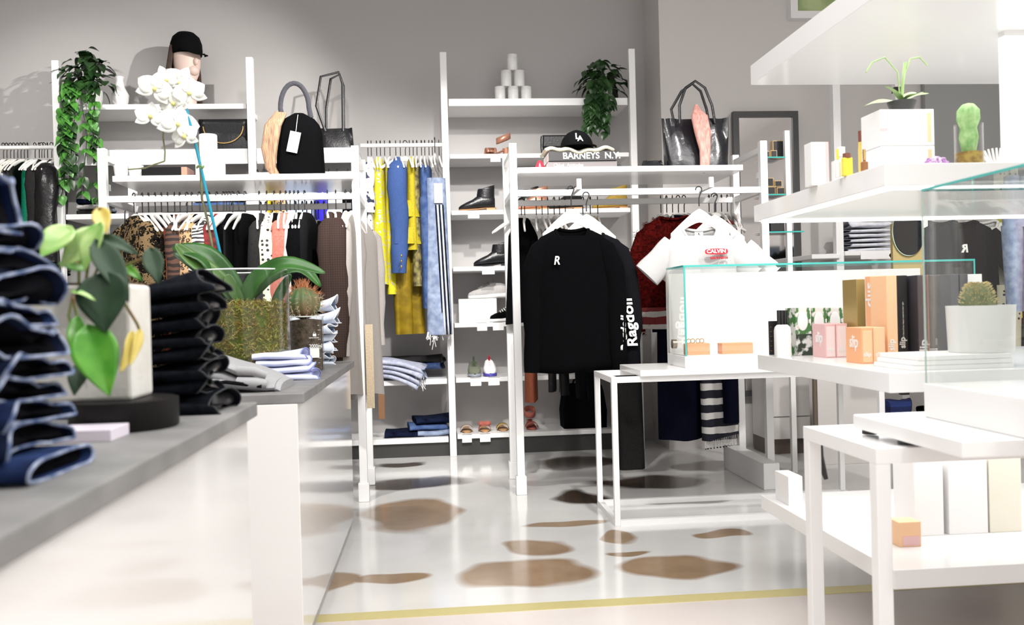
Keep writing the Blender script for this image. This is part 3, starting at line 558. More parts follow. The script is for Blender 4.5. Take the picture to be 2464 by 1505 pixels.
# rear rail of the showcase rack
SG = 'white hangers on the rear rail of the showcase rack'; SL = 'white hanger with black hook on the rear rail of the showcase rack'
for px in (1262, 1276, 1290, 1304, 1318, 1333, 1346, 1360, 1402, 1420, 1438, 1590, 1604, 1618, 1632, 1646, 1706, 1722, 1736, 1750, 1764, 1776):
    it = {1262: ('top', 'lace_body', RUST, 'rust red lace body suit hanging low beside the rack post', 'top', tp(L=1.06, slv=0, wsh=.10, seed=70, th=.03)), 1276: ('top', 'camisole', BK, 'black strappy top whose hanger shows beside the rack post', 'top', tp(L=.62, slv=0, wsh=.10, neck=.04, seed=71, flare=.3)), 1318: ('pants', 'trousers', CH, 'dark grey trousers behind the sweatshirt hem', 'trousers', tp(L=.94, seed=72, w_=.15)), 1346: ('pants', 'trousers', BK2, 'black satin trousers showing under the sweatshirt', 'trousers', tp(L=.96, seed=73, w_=.16, th=.03)), 1402: ('pants', 'tie_trousers', BK, 'black trousers with dangling ties under the sweatshirt', 'trousers', tp(L=1.0, seed=74, w_=.16, th=.035)),
          1420: ('top', 'shirt', TAN, 'brown grey shirt behind the black sweatshirt', 'shirt', tp(L=.9, slv=.6, seed=75, wsh=.16)), 1604: ('pants', 'trousers', NAVY, 'navy trousers hanging beside the red fur coat', 'trousers', tp(L=1.1, seed=76, th=.045, w_=.17)), 1632: ('top', 'long_cardigan', NAVY, 'navy long cardigan with fringed hem below the white table', 'cardigan', tp(L=1.32, slv=.6, seed=77, th=.05)), 1646: ('pants', 'trousers', NAVY, 'navy trousers showing under the table next to the cardigan', 'trousers', tp(L=1.16, seed=78, th=.045, w_=.16)),
          1722: ('top', 'striped_shawl', STRP, 'black and white striped knit shawl with fringe', 'shawl', tp(L=1.32, slv=0, seed=79, th=.05, wsh=.15)), 1750: ('pants', 'trousers', NAVY, 'navy trousers between striped shawl and rack base', 'trousers', tp(L=1.16, seed=80, th=.05, w_=.15)), 1736: ('top', 'striped_knit', KNIT, 'red, grey and black striped knit next to the shawl', 'top', tp(L=.7, slv=.4, seed=81))}.get(px)
    rail_item(px if px != 1276 else 1254, YR, ZR, {1276: -62, 1632: -58, 1646: -58, 1722: -66, 1750: -28}[px] if px in (1276, 1632, 1646, 1722, 1750) else R.uniform(-14, 14) if px < 1500 else R.uniform(-30, -5), it, SG, SL, 490)
lb = [o for o in bpy.data.objects if o.name.startswith('lace_body')][0]
for v in [c for c in lb.children if c.name.startswith('body')][0].data.vertices:
    if v.co.z > -.78: v.co.x *= .12; v.co.y *= .2
# red fur jacket, turned towards the aisle
p = W(1612, 505, 4.86); fj = knit_top((p.x+.02, 4.86, p.z-.02), RFUR, 'dark red fur jacket with striped knit hem behind the white tee', 'fur_jacket', 'jacket', 0, rz=-.35, L=.62, wsh=.2, slv=.5, seed=12, th=.07)
MB().loft([ring_row(.205, .075, -.52-.12*u, 0, 0) for u in (0, .5, 1)], False, False).build('knit_band', KNIT, fj)
fz = MB(); q = random.Random(3)
for o in [c_ for c_ in fj.children if c_.name.startswith(('body', 'sleeve'))]:
    for v in o.data.vertices:
        for _ in range(5):
            d = (Vector((v.co.x, v.co.y, 0)).normalized()+Vector((q.uniform(-.6, .6), q.uniform(-.6, .6), q.uniform(-.9, .1)))).normalized(); p_ = v.co+Vector((q.uniform(-.012, .012), 0, q.uniform(-.02, .02))); fz.tube([p_, p_+d*.017], [.0014, .0003], 3, cap=False)
fz.build('fur_pile', RFUR, fj)['kind'] = 'stuff'
# dark garment bag / long coat in front of the pier
p = W(1508, 740, 5.35); gb = T('long_coat', 'long charcoal coat hanging to the floor behind the white table leg', 'coat', (p.x, 5.35, 0))
MB().loft([ring_row(lerp(.06, .085, u**.5), .06, lerp(1.15, .004, u), .006, 1, k1=45) for u in [i/14 for i in range(15)]]).build('body', CH, gb)

sh_ = [o for o in bpy.data.objects if o.name.startswith('striped_shawl')][0]; fg_ = MB()
for i in range(26): x_ = -.15+.3*i/25; fg_.tube([(x_, -.03, -1.42), (x_+.004*sin(i), -.03, -1.46), (x_+.01*sin(i*3), -.03, -1.50)], .004, 4)
fg_.build('fringe', STRP, sh_)['kind'] = 'stuff'
# ================================================================ shoes
RUB = M('white_rubber', (.8, .8, .79), .5); TSOLE = M('tan_leather_sole', (.50, .28, .13), .5); COP = M('rose_gold_leather', (.50, .24, .16), .3, metal=.5)
def shoe_rings(L, prof, n=14):
    """prof rows: (x fraction from toe, half width, bottom z, top z)"""
    out = []
    for u, hw, z0, z1 in prof:
        out.append([(u*L, hw*math.copysign(abs(cos(2*PI*k/n))**.8, cos(2*PI*k/n)), (z0+z1)/2+(z1-z0)/2*math.copysign(abs(sin(2*PI*k/n))**.75, sin(2*PI*k/n))) for k in range(n)])
    return out
SN = [(0, .008, .018, .03), (.04, .03, .012, .045), (.15, .042, .01, .058), (.3, .046, .01, .07), (.45, .043, .01, .088), (.58, .036, .01, .108), (.7, .034, .01, .112), (.85, .034, .01, .108), (.95, .03, .012, .10), (1, .012, .02, .08)]
SOLE = [(0, .012, .004, .024), (.04, .036, 0, .026), (.15, .047, 0, .028), (.35, .049, 0, .03), (.55, .042, 0, .034), (.75, .04, 0, .038), (.93, .036, 0, .04), (1, .02, .004, .038)]
def sneaker(loc, rz, label, upper, sole, accent, L=.27, group=None, straps=False, tongue=None):
    t = T('sneaker', label, 'shoe', loc, rz, group); MB().loft(shoe_rings(L, SN)).build('upper', upper, t); MB().loft(shoe_rings(L*1.03, SOLE)).build('sole', sole, t)
    la = MB()
    for i in range(5): x = L*(.3+.06*i); z = .073+.008*i; la.tube([(x, -.028, z-.012), (x, 0, z+.004), (x, .028, z-.012)], .004 if not straps else .011, 6, sq=(1, .5) if straps else (1, 1))
    la.build('straps' if straps else 'laces', accent, t)
    MB().tube([(L*.6, 0, .105), (L*.58, 0, .135)], [.024, .02], 10, sq=(1, .35)).build('tongue', tongue or accent, t)
    MB().tube([(L*.98+.0, s_, .06) for s_ in (-.02, 0, .02)], .016, 8).build('heel_counter', accent, t); return t
def ankle_boot(loc, rz, label, group=None, sole=TSOLE, H=.16, open_=.05):
    t = T('ankle_boot', label, 'boot', loc, rz, group); L = .25
    MB().loft(shoe_rings(L, [(0, .008, .014, .028), (.05, .028, .01, .04), (.2, .04, .01, .06), (.38, .04, .012, .08), (.52, .036, .014, .105), (.66, .036, .016, .12), (.82, .035, .018, .12), (.95, .03, .02, .11), (1, .014, .024, .09)])).build('upper', LEATH, t)
    rings = []
    for i in range(9):
        u = i/8; xc = L*(.74+.03*u); rings.append([(xc+(.062-.006*u)*cos(a)-(0.0), .036*sin(a), .085+(H-.085)*u+(.018*cos(a) if u > .9 else 0)) for a in [2*PI*k/16 for k in range(16)]])
    MB().loft(rings, True, False).build('shaft', LEATH, t, solid=.003)
    MB().loft(shoe_rings(L*1.02, [(0, .012, .006, .014), (.05, .03, .004, .014), (.2, .042, .002, .014), (.5, .036, .006, .018), (.7, .036, .014, .022), (1, .026, .016, .024)])).box((L*.76, -.032, 0), (L*1.0, .032, .018)).build('sole', sole, t); return t
def sandal(loc, rz, label, colr, group=None, bow=False, heel=0., L=.24):
    t = T('sandal', label, 'sandal', loc, rz, group)
    rings = []
    for i in range(9):
        u = i/8; hw = .038*(sin(PI*min(1, u*1.05+.1))**.5 if u < .95 else .6); z = heel*max(0, (u-.35)/.65)**1.3; rings.append([(u*L, hw*cos(a), z+.008+.007*sin(a)) for a in [2*PI*k/10 for k in range(10)]])
    MB().loft(rings).build('sole', TSOLE if not heel else colr, t)
    if heel: MB().tube([(L*.9, 0, heel), (L*.9, 0, 0)], [.026, .02], 10).build('heel', colr, t)
    st = MB()
    for x in ((.2, .3) if not bow else (.24,)): st.grid(lambda u, v: (L*x+.055*(v-.5), .042*cos(PI*u), .012+.036*sin(PI*u)+heel*.1), 10, 3)
    if bow:
        for s in (-1, 1): st.ell((L*.24, s*.02, .055), (.028, .024, .016))
        st.ell((L*.24, 0, .055), (.02, .009, .013))
    if heel: st.grid(lambda u, v: (L*.8+.05*cos(PI*u*2), .038*sin(PI*u*2), heel+.05+.04*v+.02*cos(PI*u*2)), 18, 2)
    st.build('strap', colr, t, solid=.004); return t
def on(px, k, dy=.05): p = W(px, k, YB+dy); return Vector((p.x, YB+dy, SH[k]))
sandal(on(1166, 378), .15, 'rose gold heeled sandal on the top shoe shelf', COP, heel=.05, L=.17)
ankle_boot(on(1104, 513), 0, 'black ankle boot with tan sole alone on its shelf')
ankle_boot(on(1140, 648), 0, 'black heeled boot partly behind the strappy black dress', sole=LEATH)
ankle_boot(on(1212, 513, .12), 0, 'black boot peeking out behind the rack post')
rb = T('display_riser', 'glossy white display riser block under a sneaker', 'riser', on(1148, 783, .1)); MB().box((-.125, -.02, 0), (.14, .22, .165)).build('block', WHITE, rb, bevel=.004)
p = on(1128, 783, .16); p.z += .165; sneaker(p, -.1, 'white and grey strappy sneaker on the glossy white riser', GREYW, RUB, fab('grey_strap', (.3, .29, .28)), straps=True)
sneaker(on(1180, 783, .05), .25, 'black and white sneaker in front of the white riser', BK, RUB, WHC, L=.24)
sneaker(on(1143, 915, .03), PI/2, 'sage green sneaker pointing at the aisle', fab('sage_canvas', (.20, .22, .16)), M('grey_rubber', (.3, .33, .38), .5), fab('dark_sage', (.10, .12, .08)), L=.24)
sneaker(on(1181, 915, .03), PI/2, 'white sneaker with red tongue and blue toe cap', WHC, M('blue_rubber', (.06, .05, .35), .5), WHC, L=.24, tongue=FOIL)
sandal(on(1124, 1050, .04), PI/2, 'brown slide sandal with pale band on the lowest shoe shelf', fab('pale_band', (.6, .5, .42)))
sandal(on(1168, 1050, .04), PI/2, 'salmon slide sandal with a bow on the lowest shoe shelf', PINK, bow=True)
sandal(on(1212, 1050, .06), PI/2, 'gold and black sandal beside the rack post on the lowest shelf', fab('gold_leather', (.5, .36, .12)))
sandal(on(1282, 1050, .06), PI/2, 'pale pink strappy sandal on the lowest shelf under the sweatshirt', PINK, heel=.04, L=.2)
# black fabric bin
p = on(1404, 1050, .16); bn = T('storage_bag', 'large black fabric bag standing on the lowest shelf', 'bag', p)
MB().loft([[(x*w_, y*.11*.9, z) for x, y in ((-1, -1), (-.3, -1.08), (.3, -1.05), (1, -1), (1, 1), (-1, 1))] for z, w_ in ((0, .15), (.12, .155), (.25, .135), (.30, .12))]).build('body', BK, bn)
MB().tube([(-.08, -.03, .29), (-.05, -.03, .36), (.05, -.03, .36), (.08, -.03, .29)], .008, 8).build('handle', BK, bn)
for px, c_, lab in ((1264, COP, 'dark brown leather boot behind the showcase rail'), (1345, CH, 'grey suede boot behind the showcase rail'), (1455, fab('mustard_suede', (.42, .28, .06)), 'mustard suede boot behind the showcase rail')):
    t = ankle_boot(on(px-30, 513, .1), 0, lab)
    for ch in t.children:
        if not ch.name.startswith('sole'):
            ch.data = ch.data.copy(); ch.data.materials[0] = c_
# ---------------------------------------------------------------- jars pyramid, cap, books, bags
def jar(loc, label, group, r=.036, h=.085, lid=True):
    t = T('jar', label, 'jar', loc, 0, group); MB().lathe([(r*.96, 0), (r, .004), (r, h*.78), (r*.98, h*.79)], n=24).build('body', WPLAS, t)
    MB().lathe([(r*1.0, h*.79), (r*1.0, h*.97), (r*.95, h)], n=24).build('lid', WHC, t); return t
z0 = SH[245]; jp = W(1235, 235, YB+.12)
for row, (n, lab) in enumerate(((3, 'bottom'), (2, 'middle'), (1, 'top'))):
    for i in range(n):
        lb = ['white jar at the near end of the pyramid bottom row', 'white jar in the middle of the pyramid bottom row', 'white jar at the far end of the pyramid bottom row'][i] if row == 0 else (['white jar of the pyramid middle row, farther from the trailing plant', 'white jar of the pyramid middle row, nearer the trailing plant'][i] if row == 1 else 'white jar crowning the pyramid')
        if row == 0: lb = ['white jar of the pyramid bottom row, farthest from the trailing plant', 'white jar in the centre of the pyramid bottom row', 'white jar of the pyramid bottom row, nearest the trailing plant'][i]
        jar((jp.x+(i-(n-1)/2)*.092, YB+.12, z0+row*.112), lb, 'pyramid of white jars', .037, .112)
def leaf_fn(L, Wd, bend=.3, fold=.25, tip=1.0, heart=True):
    def g(u, v):
        s = v*2-1; w_ = Wd*(sin(PI*min(1, u**.62))**.9 if heart else sin(PI*u**.8)**.8); x = u*L-(.12*L*(1-u)**6*abs(s) if heart else 0); 
        return Vector((x, s*w_, fold*abs(s)*w_-bend*L*u*u+.015*L*sin(u*9)*s))
    return g
def leaf(mb, base, d, up, L, Wd, bend=.3, fold=.25, heart=True, nu=9, nv=6):
    d = Vector(d).normalized(); s = Vector(up).cross(d); s = s.normalized() if s.length > 1e-4 else Vector((1, 0, 0)); n = d.cross(s); Mx = Matrix(((d.x, s.x, n.x, base[0]), (d.y, s.y, n.y, base[1]), (d.z, s.z, n.z, base[2]), (0, 0, 0, 1))); g = leaf_fn(L, Wd, bend, fold, heart=heart)
    mb.grid(lambda u, v: Mx @ g(u, v), nu, nv)
LEAFD = M('dark_green_leaf', (.010, .035, .010), .35, col2=(.03, .085, .02), scale=12, spec=.5); LEAFM = M('green_leaf', (.05, .20, .03), .35, col2=(.10, .33, .05), scale=20, spec=.5); POTW = M('white_ceramic_pot', (.82, .81, .80), .3)
def trailing_plant(loc, label, mat, n, spread, hang, seed, vines=7, mat2=None, height=.2):
    q = random.Random(seed); t = T('trailing_plant', label, 'plant', loc); MB().lathe([(.06, 0), (.085, .11), (.08, .11)], n=20).build('pot', POTW, t)
    fo = MB(); fo2 = MB(); vi = MB()
    for i in range(n):
        a = q.uniform(0, 2*PI); r = q.uniform(.0, spread); z = .11+q.uniform(0, height)*(1-r/spread*.5); p = Vector((r*cos(a), r*sin(a)*.7-.03, z)); leaf(fo, p, (cos(a), sin(a)-.5, q.uniform(-1.2, .2)), (0, 0, 1), q.uniform(.06, .10), q.uniform(.025, .038), nu=5, nv=4)
    for k in range(vines):
        x = q.uniform(-spread, spread)*.8; L = hang*q.uniform(.45, 1); pts = [Vector((x*.6, -.06, .13))]
        for i in range(1, 10): u = i/9; pts.append(Vector((x*(.6+.5*u)+.02*sin(u*7+k), -.14-.03*sin(u*3), .13-(L+.13)*u**1.2+.05*sin(PI*min(1, u*3))*(u < .33))))
        vi.tube(pts, .003, 5)
        for i, p in enumerate(pts[1:]):
            for s in (-1, 1):
                if q.random() < .85: leaf(fo2 if (mat2 and q.random() < .4) else fo, p, (s*q.uniform(.3, 1), -.5, -q.uniform(.5, 1.3)), (0, -.6, 1), q.uniform(.05, .09), q.uniform(.022, .035), nu=5, nv=4)
    fo.build('foliage', mat, t); vi.build('vines', mat, t)
    if fo2.v: fo2.build('pale_foliage', mat2, t)
    return t
p = W(215, 250, YB+.06); trailing_plant((p.x, YB+.09, zs1), 'trailing pothos plant cascading from the shelf beside the mannequin head', LEAFD, 110, .17, .62, 3, 11, LEAFM, height=.30)
p = W(1448, 240, YB+.06); trailing_plant((p.x, YB+.10, SH[245]-.04), 'dark trailing plant at the end of the shelf with the jar pyramid', LEAFD, 90, .16, .22, 5, 7, None, height=.24)
# mannequin head with cap
p = W(452, 250, YB+.12); mh = T('mannequin_head', 'mannequin head with long brown hair wearing a black cap', 'mannequin head', (p.x, YB+.12, zs1+.0), .9); mh.scale = (1.12, 1.12, 1.14)
SKIN = M('mannequin_skin', (.72, .55, .48), .5); HAIR = M('brown_hair', (.06, .028, .014), .6, col2=(.02, .011, .008), scale=40, stretch=(8, 8, .6)); CAPB = fab('black_cap_twill', (.003, .003, .0035), spec=.08)
hd = MB(); prof = [(.055, 0), (.05, .05), (.048, .12), (.055, .17), (.068, .20), (.078, .25), (.082, .30), (.078, .345), (.06, .38), (.03, .40)]
hd.lathe(prof, n=20); hd.ell((0, -.085, .265), (.014, .018, .022)); hd.ell((0, -.062, .215), (.035, .03, .03)); hd.build('head', SKIN, mh)
cp = MB().lathe([(.090, .315), (.094, .34), (.092, .38), (.078, .42), (.05, .445), (.0, .455)], n=24); cp.build('cap', CAPB, mh)
MB().grid(lambda u, v: (.085*cos(PI*u+PI), -.06-.09*v*sin(PI*u), .325-.02*v+.008*cos(2*PI*u)), 14, 5).build('cap_brim', CAPB, mh, solid=.005)
hr = MB()
for i in range(60):
    a = PI*.05+PI*.9*i/59; x, y = .085*cos(a), .07*sin(a)+.01; ln = R.uniform(.30, .42); hr.tube([(x, y, .36), (x*1.25, y*1.25, .22), (x*1.35+.01*sin(i), y*1.3, .36-ln*.8), (x*1.2, y*1.25, max(.02, .40-ln))], [.012, .015, .014, .004], 6)
hr.build('hair', HAIR, mh)
p = W(290, 248, YB+.1); one(MB().lathe([(.03, 0), (.05, .04), (.055, .09), (.03, .14), (.022, .19), (.03, .21)], (p.x, YB+.1, zs1), 20), 'vase', POTW, 'small white vase between the trailing pothos and mannequin head', 'vase')
# black chain bag on the deep shelf
p = W(545, 355, YB+.07); cb = T('handbag', 'black shoulder bag with gold chain under the mannequin head', 'bag', (p.x, YB+.08, zf))
MB().loft([[(x*.165, y, z) for x, y in ((-1, -d), (-.4, -d*1.25), (.4, -d*1.25), (1, -d), (1, d), (-1, d))] for z, d in ((0, .06), (.08, .065), (.17, .05), (.205, .035))]).build('body', LEATH, cb)
MB().grid(lambda u, v: ((u*2-1)*.16, -.085+.02*(1-v), .06+.14*v), 8, 4).build('flap', LEATH, cb, solid=.005)
MB().tube([(.13*cos(PI*u), -.09, .15-.11*sin(PI*u)) for u in [i/16 for i in range(17)]], .004, 6).build('chain', M('gold_metal', (.75, .52, .2), .25, metal=1), cb)
# items on the crowded rack's shelf
zr_ = zsh
def tin(px, py, Y, label): p = W(px, py, Y); return jar((p.x, Y, 0), label, 'white tins on the rack shelf', .046, .118)
for px, zz, lab in ((521, 0, 'white round tin nearest the tan scarf bag on the rack shelf'), (493, 0, 'white round tin under the stacked one on the rack shelf'), (503, .112, 'white round tin stacked on top of the other two')):
    t = tin(px, 420, 4.8 if zz == 0 else 4.83, lab); t.location.z = zr_+zz
p = W(405, 427, 4.85); bx = T('gift_box', 'flat black box with copper end on the rack shelf', 'box', (p.x, 4.85, zr_)); MB().box((-.115, -.07, 0), (.085, .07, .055)).build('lid', BK2, bx, bevel=.002); MB().box((.085, -.07, 0), (.115, .07, .055)).build('end_band', M('copper_foil', (.55, .28, .2), .4, metal=.4), bx, bevel=.002)
for px, lab in ((292, 'white paper cup nearest the rack end post'), (328, 'white paper cup beside the flat black box')): p = W(px, 425, 4.85); one(MB().lathe([(.03, 0), (.038, .075), (.035, .075)], (p.x, 4.85, zr_), 20), 'cup', WPLAS, lab, 'cup', 'white cups on the rack shelf')
def strap(t, pts, r, mat, name='handle', sq=(1, .45)): return MB().tube(pts, r, 8, sq=sq).build(name, mat, t)
def bagbody(w0, w1, d, h, n=8, sag=.01, ph=0.):
    rings = []
    for i in range(n+1):
        u = i/n; w_ = lerp(w0, w1, u); dd = d*(1-.75*u**1.5); ring = []
        for k in range(28):
            a = 2*PI*k/28; ring.append((w_*math.copysign(abs(cos(a))**.45, cos(a)), dd*math.copysign(abs(sin(a))**.6, sin(a))+sag*sin(9*cos(a)+ph+3*u)*u, h*u-.03*h*u*(1-cos(a)**2)*(1 if sin(a) < 0 else .4)))
        rings.append(ring)
    return MB().loft(rings, True, False)
p = W(718, 418, 4.78); bk = T('backpack', 'black rounded backpack with paper tag and tan scarf on the rack shelf', 'backpack', (p.x, 4.88, zr_))
rings = []
for i in range(13):
    u = i/12; z = .345*u; w_ = .128*(1-.10*u) if u < .65 else .128*.935*math.sqrt(max(0.0, 1-((u-.65)/.36)**2)); rings.append([(max(w_, .004)*math.copysign(abs(cos(a))**.5, cos(a)), .07*(.4+.6*max(w_, .004)/.128)*math.copysign(abs(sin(a))**.7, sin(a)), z) for a in [2*PI*k/28 for k in range(28)]])
MB().loft(rings).build('body', fab('black_felt', (.002, .002, .0025), spec=.05), bk)
strap(bk, [(-.085+.0, -.03, .32)]+[(-.02-.075*cos(PI*u), -.03, .37+.135*sin(PI*u)) for u in [i/14 for i in range(15)]]+[(.065, -.03, .32)], .013, fab('grey_webbing', (.05, .05, .06)), 'handle', (1, .6))
pt = MB().box((-.028, -.001, -.11), (.028, .001, 0)); pt.xf(Matrix.Translation((-.01, -.085, .235)) @ Matrix.Rotation(.22, 4, 'Y')).build('paper_tag', PAPER, bk, smooth=False)
MB().tube([(-.01, -.082, .235), (.0, -.06, .33)], .0015, 5).build('tag_string', PAPER, bk)
SCA = M('tan_scarf', (.42, .26, .15), .8, col2=(.20, .12, .08), scale=30, stretch=(6, 6, .5)); scf = MB()
for i in range(7): scf.tube([(-.07-.006*i, -.05-.004*i, .34), (-.10-.010*i, -.075, .27), (-.125-.008*i+.012*sin(i), -.08, .15), (-.135-.004*i, -.08, .05), (-.105-.004*i, -.08, .0)], [.014, .02, .023, .022, .012], 8, sq=(1, .7))
one(scf.xf(Matrix.Translation(bk.location)), 'scarf', SCA, 'tan striped scarf tied to the handle of the black backpack', 'scarf')
p = W(808, 355, YB+.05); tb = T('tote_bag', 'structured black tote with tall handles behind the backpack', 'bag', (p.x, YB+.1, zf))
bagbody(.12, .11, .06, .155).build('body', LEATH, tb)
for s in (-1, 1): strap(tb, [(-.07, s*.03, .13), (-.095+.03*s, s*.03, .3), (-.06+.03*s, s*.03, .50), (.03, s*.03, .53), (.055, s*.03, .45), (.05, s*.03, .13)], .009, LEATH)
# showcase rack shelf: books, fabric, cap, pouch, tote with scarf
zq = zshR
def book(loc, sz, cover, label, spine=None, tsize=.02, tm=None, bold=.0, tx=.1, group=None):
    t = T('book', label, 'book', loc, 0, group); a, b, h = sz
    MB().box((0, 0, 0), (a, b, .003)).box((0, 0, h-.003), (a, b, h)).box((0, 0, 0), (a, .004, h)).build('cover', cover, t, bevel=.001); MB().box((.004, .004, .003), (a-.004, b-.004, h-.003)).build('pages', PAPER, t, smooth=False)
    if spine: text(spine, tsize, tm or WP, t, FRONT((tx, -.0008, h*.22)), bold=bold)
    return t
p = W(1316, 402, 4.78); GREYB = M('grey_book_cloth', (.16, .145, .145), .6); BLKB = M('black_book_cloth', (.022, .021, .022), .5)
book((p.x, 4.74, zq), (.375, .24, .036), GREYB, 'grey coffee table book at the bottom of the stack', 'Chloé  Attitudes', .024, tx=.03)
book((p.x+.005, 4.735, zq+.036), (.365, .25, .056), BLKB, 'black coffee table book with large white spine title', 'BARNEYS  N.Y.', .048, bold=.0008, tx=.075)
one(MB().grid(lambda u, v: (p.x-.01+.37*u, 4.73+.25*v, zq+.102+.008*sin(u*9)*cos(v*5)+.006*sin(u*23)-(.012 if v < .01 else 0)), 30, 10), 'folded_scarf', fab('beige_linen', (.46, .43, .34)), 'beige cloth folded on the stacked books under the cap', 'cloth', solid=.014)
q0 = W(1392, 352, 4.80); kc = T('baseball_cap', 'black baseball cap with white monogram on the stack of books', 'cap', (q0.x, 4.86, zq+.112))
rings = []
for i in range(9):
    u = i/8; r = .092*math.sqrt(max(.0004, 1-(u*.98)**2.2)); rings.append([(r*cos(a), r*1.05*sin(a), .11*u) for a in [2*PI*k/24 for k in range(24)]])
MB().loft(rings, False, True).build('crown', CAPB, kc)
MB().grid(lambda u, v: (.095*cos(PI+PI*u)*(1+.02*v), -.05-.085*sin(PI*u)*(.25+.75*v)-.02*v, .012+.006*sin(PI*u)-.006*v), 16, 5).build('brim', CAPB, kc, solid=.005)
MB().ell((0, 0, .11), (.008, .008, .005)).build('button', CAPB, kc)
CAPF = frame((-.022, -.092, .035), (1, -.05, 0), (0, .33, 1)); text('L', .05, WP, kc, CAPF @ Matrix.Translation((0, .012, .004)), bold=.001, depth=.002, name='monogram'); text('A', .044, WP, kc, CAPF @ Matrix.Translation((.012, 0, .004)), bold=.001, depth=.002, name='monogram')
p = W(1302, 404, 4.8); one(MB().lathe([(.026, 0), (.024, .03), (.012, .055), (.004, .06)], (p.x, 4.85, zq), 16), 'lip_balm', M('bright_red', (.75, .02, .04), .35), 'small bright red object beside the stack of books', 'ornament')
p = W(1580, 400, 4.8); one(bagbody(.075, .05, .05, .06).xf(Matrix.Translation((p.x, 4.9, zq))), 'pouch', LEATH, 'small black pouch beside the big black tote', 'pouch')
p = W(1690, 398, 4.8); bt = T('tote_bag', 'large shiny black leather tote with a pink scarf', 'bag', (p.x, 4.92, zq))
LEA2 = M('shiny_black_leather', (.010, .010, .013), .22, spec=.6, bump=.35, bscale=14)
bagbody(.175, .19, .085, .30, n=12, sag=.014).build('body', LEA2, bt)
for s in (-1, 1): strap(bt, [(-.10, s*.05, .26), (-.11-.01*s, s*.05, .36), (-.06, s*.04, .46), (.0, s*.03, .50), (.05, s*.04, .46), (.085, s*.05, .36), (.10, s*.05, .26)], .008, LEATH)
PSC = M('pink_scarf', (.70, .38, .33), .7, col2=(.50, .22, .18), scale=22, stretch=(5, 5, 1)); sc_ = MB()
for i in range(4): sc_.tube([(-.005+.006*i, -.05, .36-.01*i), (-.03+.02*i, -.09, .29), (-.02+.018*i, -.12, .20), (.0+.010*i, -.13, .10), (-.005+.008*i, -.14, -.005), (.0, -.145, -.03)], [.012, .018, .020, .017, .014, .006], 8, sq=(1, .8))
one(sc_.xf(Matrix.Translation(bt.location)), 'scarf', PSC, 'pink scarf knotted on the large shiny black tote', 'scarf')
p = W(1352, 342, YB+.05); hb = T('handbag', 'black half moon handbag on the wall shelf behind the cap', 'bag', (p.x, YB+.1, SH[378]+.05))
MB().box((-.14, -.05, .0), (.14, .05, .09)).build('body', LEATH, hb, bevel=.012); strap(hb, [(-.135, -.05, .08), (-.14, -.055, .0), (-.135, -.055, -.04)], .012, LEATH)
MB().box((-.12, -.045, -.05), (.12, .045, .0)).build('stand', WPLAS, hb, bevel=.004)
# ---------------------------------------------------------------- folded denim on the wall shelves
def folded_jean(L, D, h, mat, hem, seed, label, loc, rz=0, cat='jeans', group=None, flare=1., name='folded_jeans', openr=True, tilt=0, droop=0, hemr=.0025, dark=None):
    q = random.Random(seed); ph = q.uniform(0, 6); n = 34; rings = []; m = 14; t = T(name, label, cat, loc, rz, group)
    for i in range(m+1):
        u = i/m; e = max(0, (u-.62)/.38)**1.5; rg = []
        for k in range(n):
            a = 2*PI*k/n; y = D/2*math.copysign(abs(cos(a))**.55, cos(a)); s = sin(a); hh = h/2*(1+.9*flare*e*(.5+.5*sin(ph+2*a)))
            z = h/2+hh*math.copysign(abs(s)**.7, s)+e*flare*h*.55*sin(3.2*cos(a)+ph)+.05*h*sin(u*9+ph+y*20)
            x = L*u+e*flare*.018*sin(2*a+ph)-(droop*0)
            rg.append((x, y*(1-.10*e), max(z-droop*u*u, .001 if not droop else -1)))
        rings.append(rg)
    b = MB().loft(rings, True, False).build('body', mat, t, solid=.0022)
    MB().tube(rings[-1], hemr, 6, closed=True).build('hem', hem, t)
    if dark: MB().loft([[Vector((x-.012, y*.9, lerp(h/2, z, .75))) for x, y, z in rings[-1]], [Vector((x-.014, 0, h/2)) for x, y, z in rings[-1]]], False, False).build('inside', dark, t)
    return t
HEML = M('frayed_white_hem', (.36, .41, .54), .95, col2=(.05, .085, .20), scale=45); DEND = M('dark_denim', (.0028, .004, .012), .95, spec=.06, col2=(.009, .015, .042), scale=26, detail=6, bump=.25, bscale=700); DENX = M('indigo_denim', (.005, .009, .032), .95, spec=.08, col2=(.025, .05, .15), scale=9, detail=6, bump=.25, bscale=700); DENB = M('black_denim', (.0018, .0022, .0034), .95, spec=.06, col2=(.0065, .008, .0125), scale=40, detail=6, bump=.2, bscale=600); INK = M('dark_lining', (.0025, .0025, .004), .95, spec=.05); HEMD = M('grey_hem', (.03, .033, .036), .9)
p = W(930, 915, YB)
PALD = fab('bleached_lilac_denim', (.36, .39, .52), (.52, .54, .64), scale=40)
for i in range(4): folded_jean(.30, .28, .04, PALD, HEML, 90+i, ['pale jeans at the bottom of the pile hanging over the shelf edge', 'pale jeans second from the bottom on the middle shelf', 'pale jeans second from the top on the middle shelf', 'pale jeans on top of the drooping pile, frayed hem'][i], (p.x-.07+.01*i, YB+.10-.02*i, zsj+.030*i+.022), -.22+.05*i, droop=.075, flare=.7)
for i in range(2): folded_jean(.42, .2, .045, CH if i else DENM, HEMD, 95+i, ['mid blue jeans lying behind the pale pile', 'charcoal jeans lying on top behind the pale pile'][i], (p.x-.03, YB+.24, zsj+.06+.045*i), -.15, flare=.5)
frg = MB()
for i in range(40): x_ = p.x+.20+R.uniform(-.03, .05); y_ = YB-.02+R.uniform(-.05, .06); z_ = zsj+R.uniform(-.03, .06); frg.tube([(x_, y_, z_), (x_+.012, y_-.012, z_-.02), (x_+R.uniform(0, .03), y_-.015, z_-R.uniform(.03, .06))], .0018, 4)
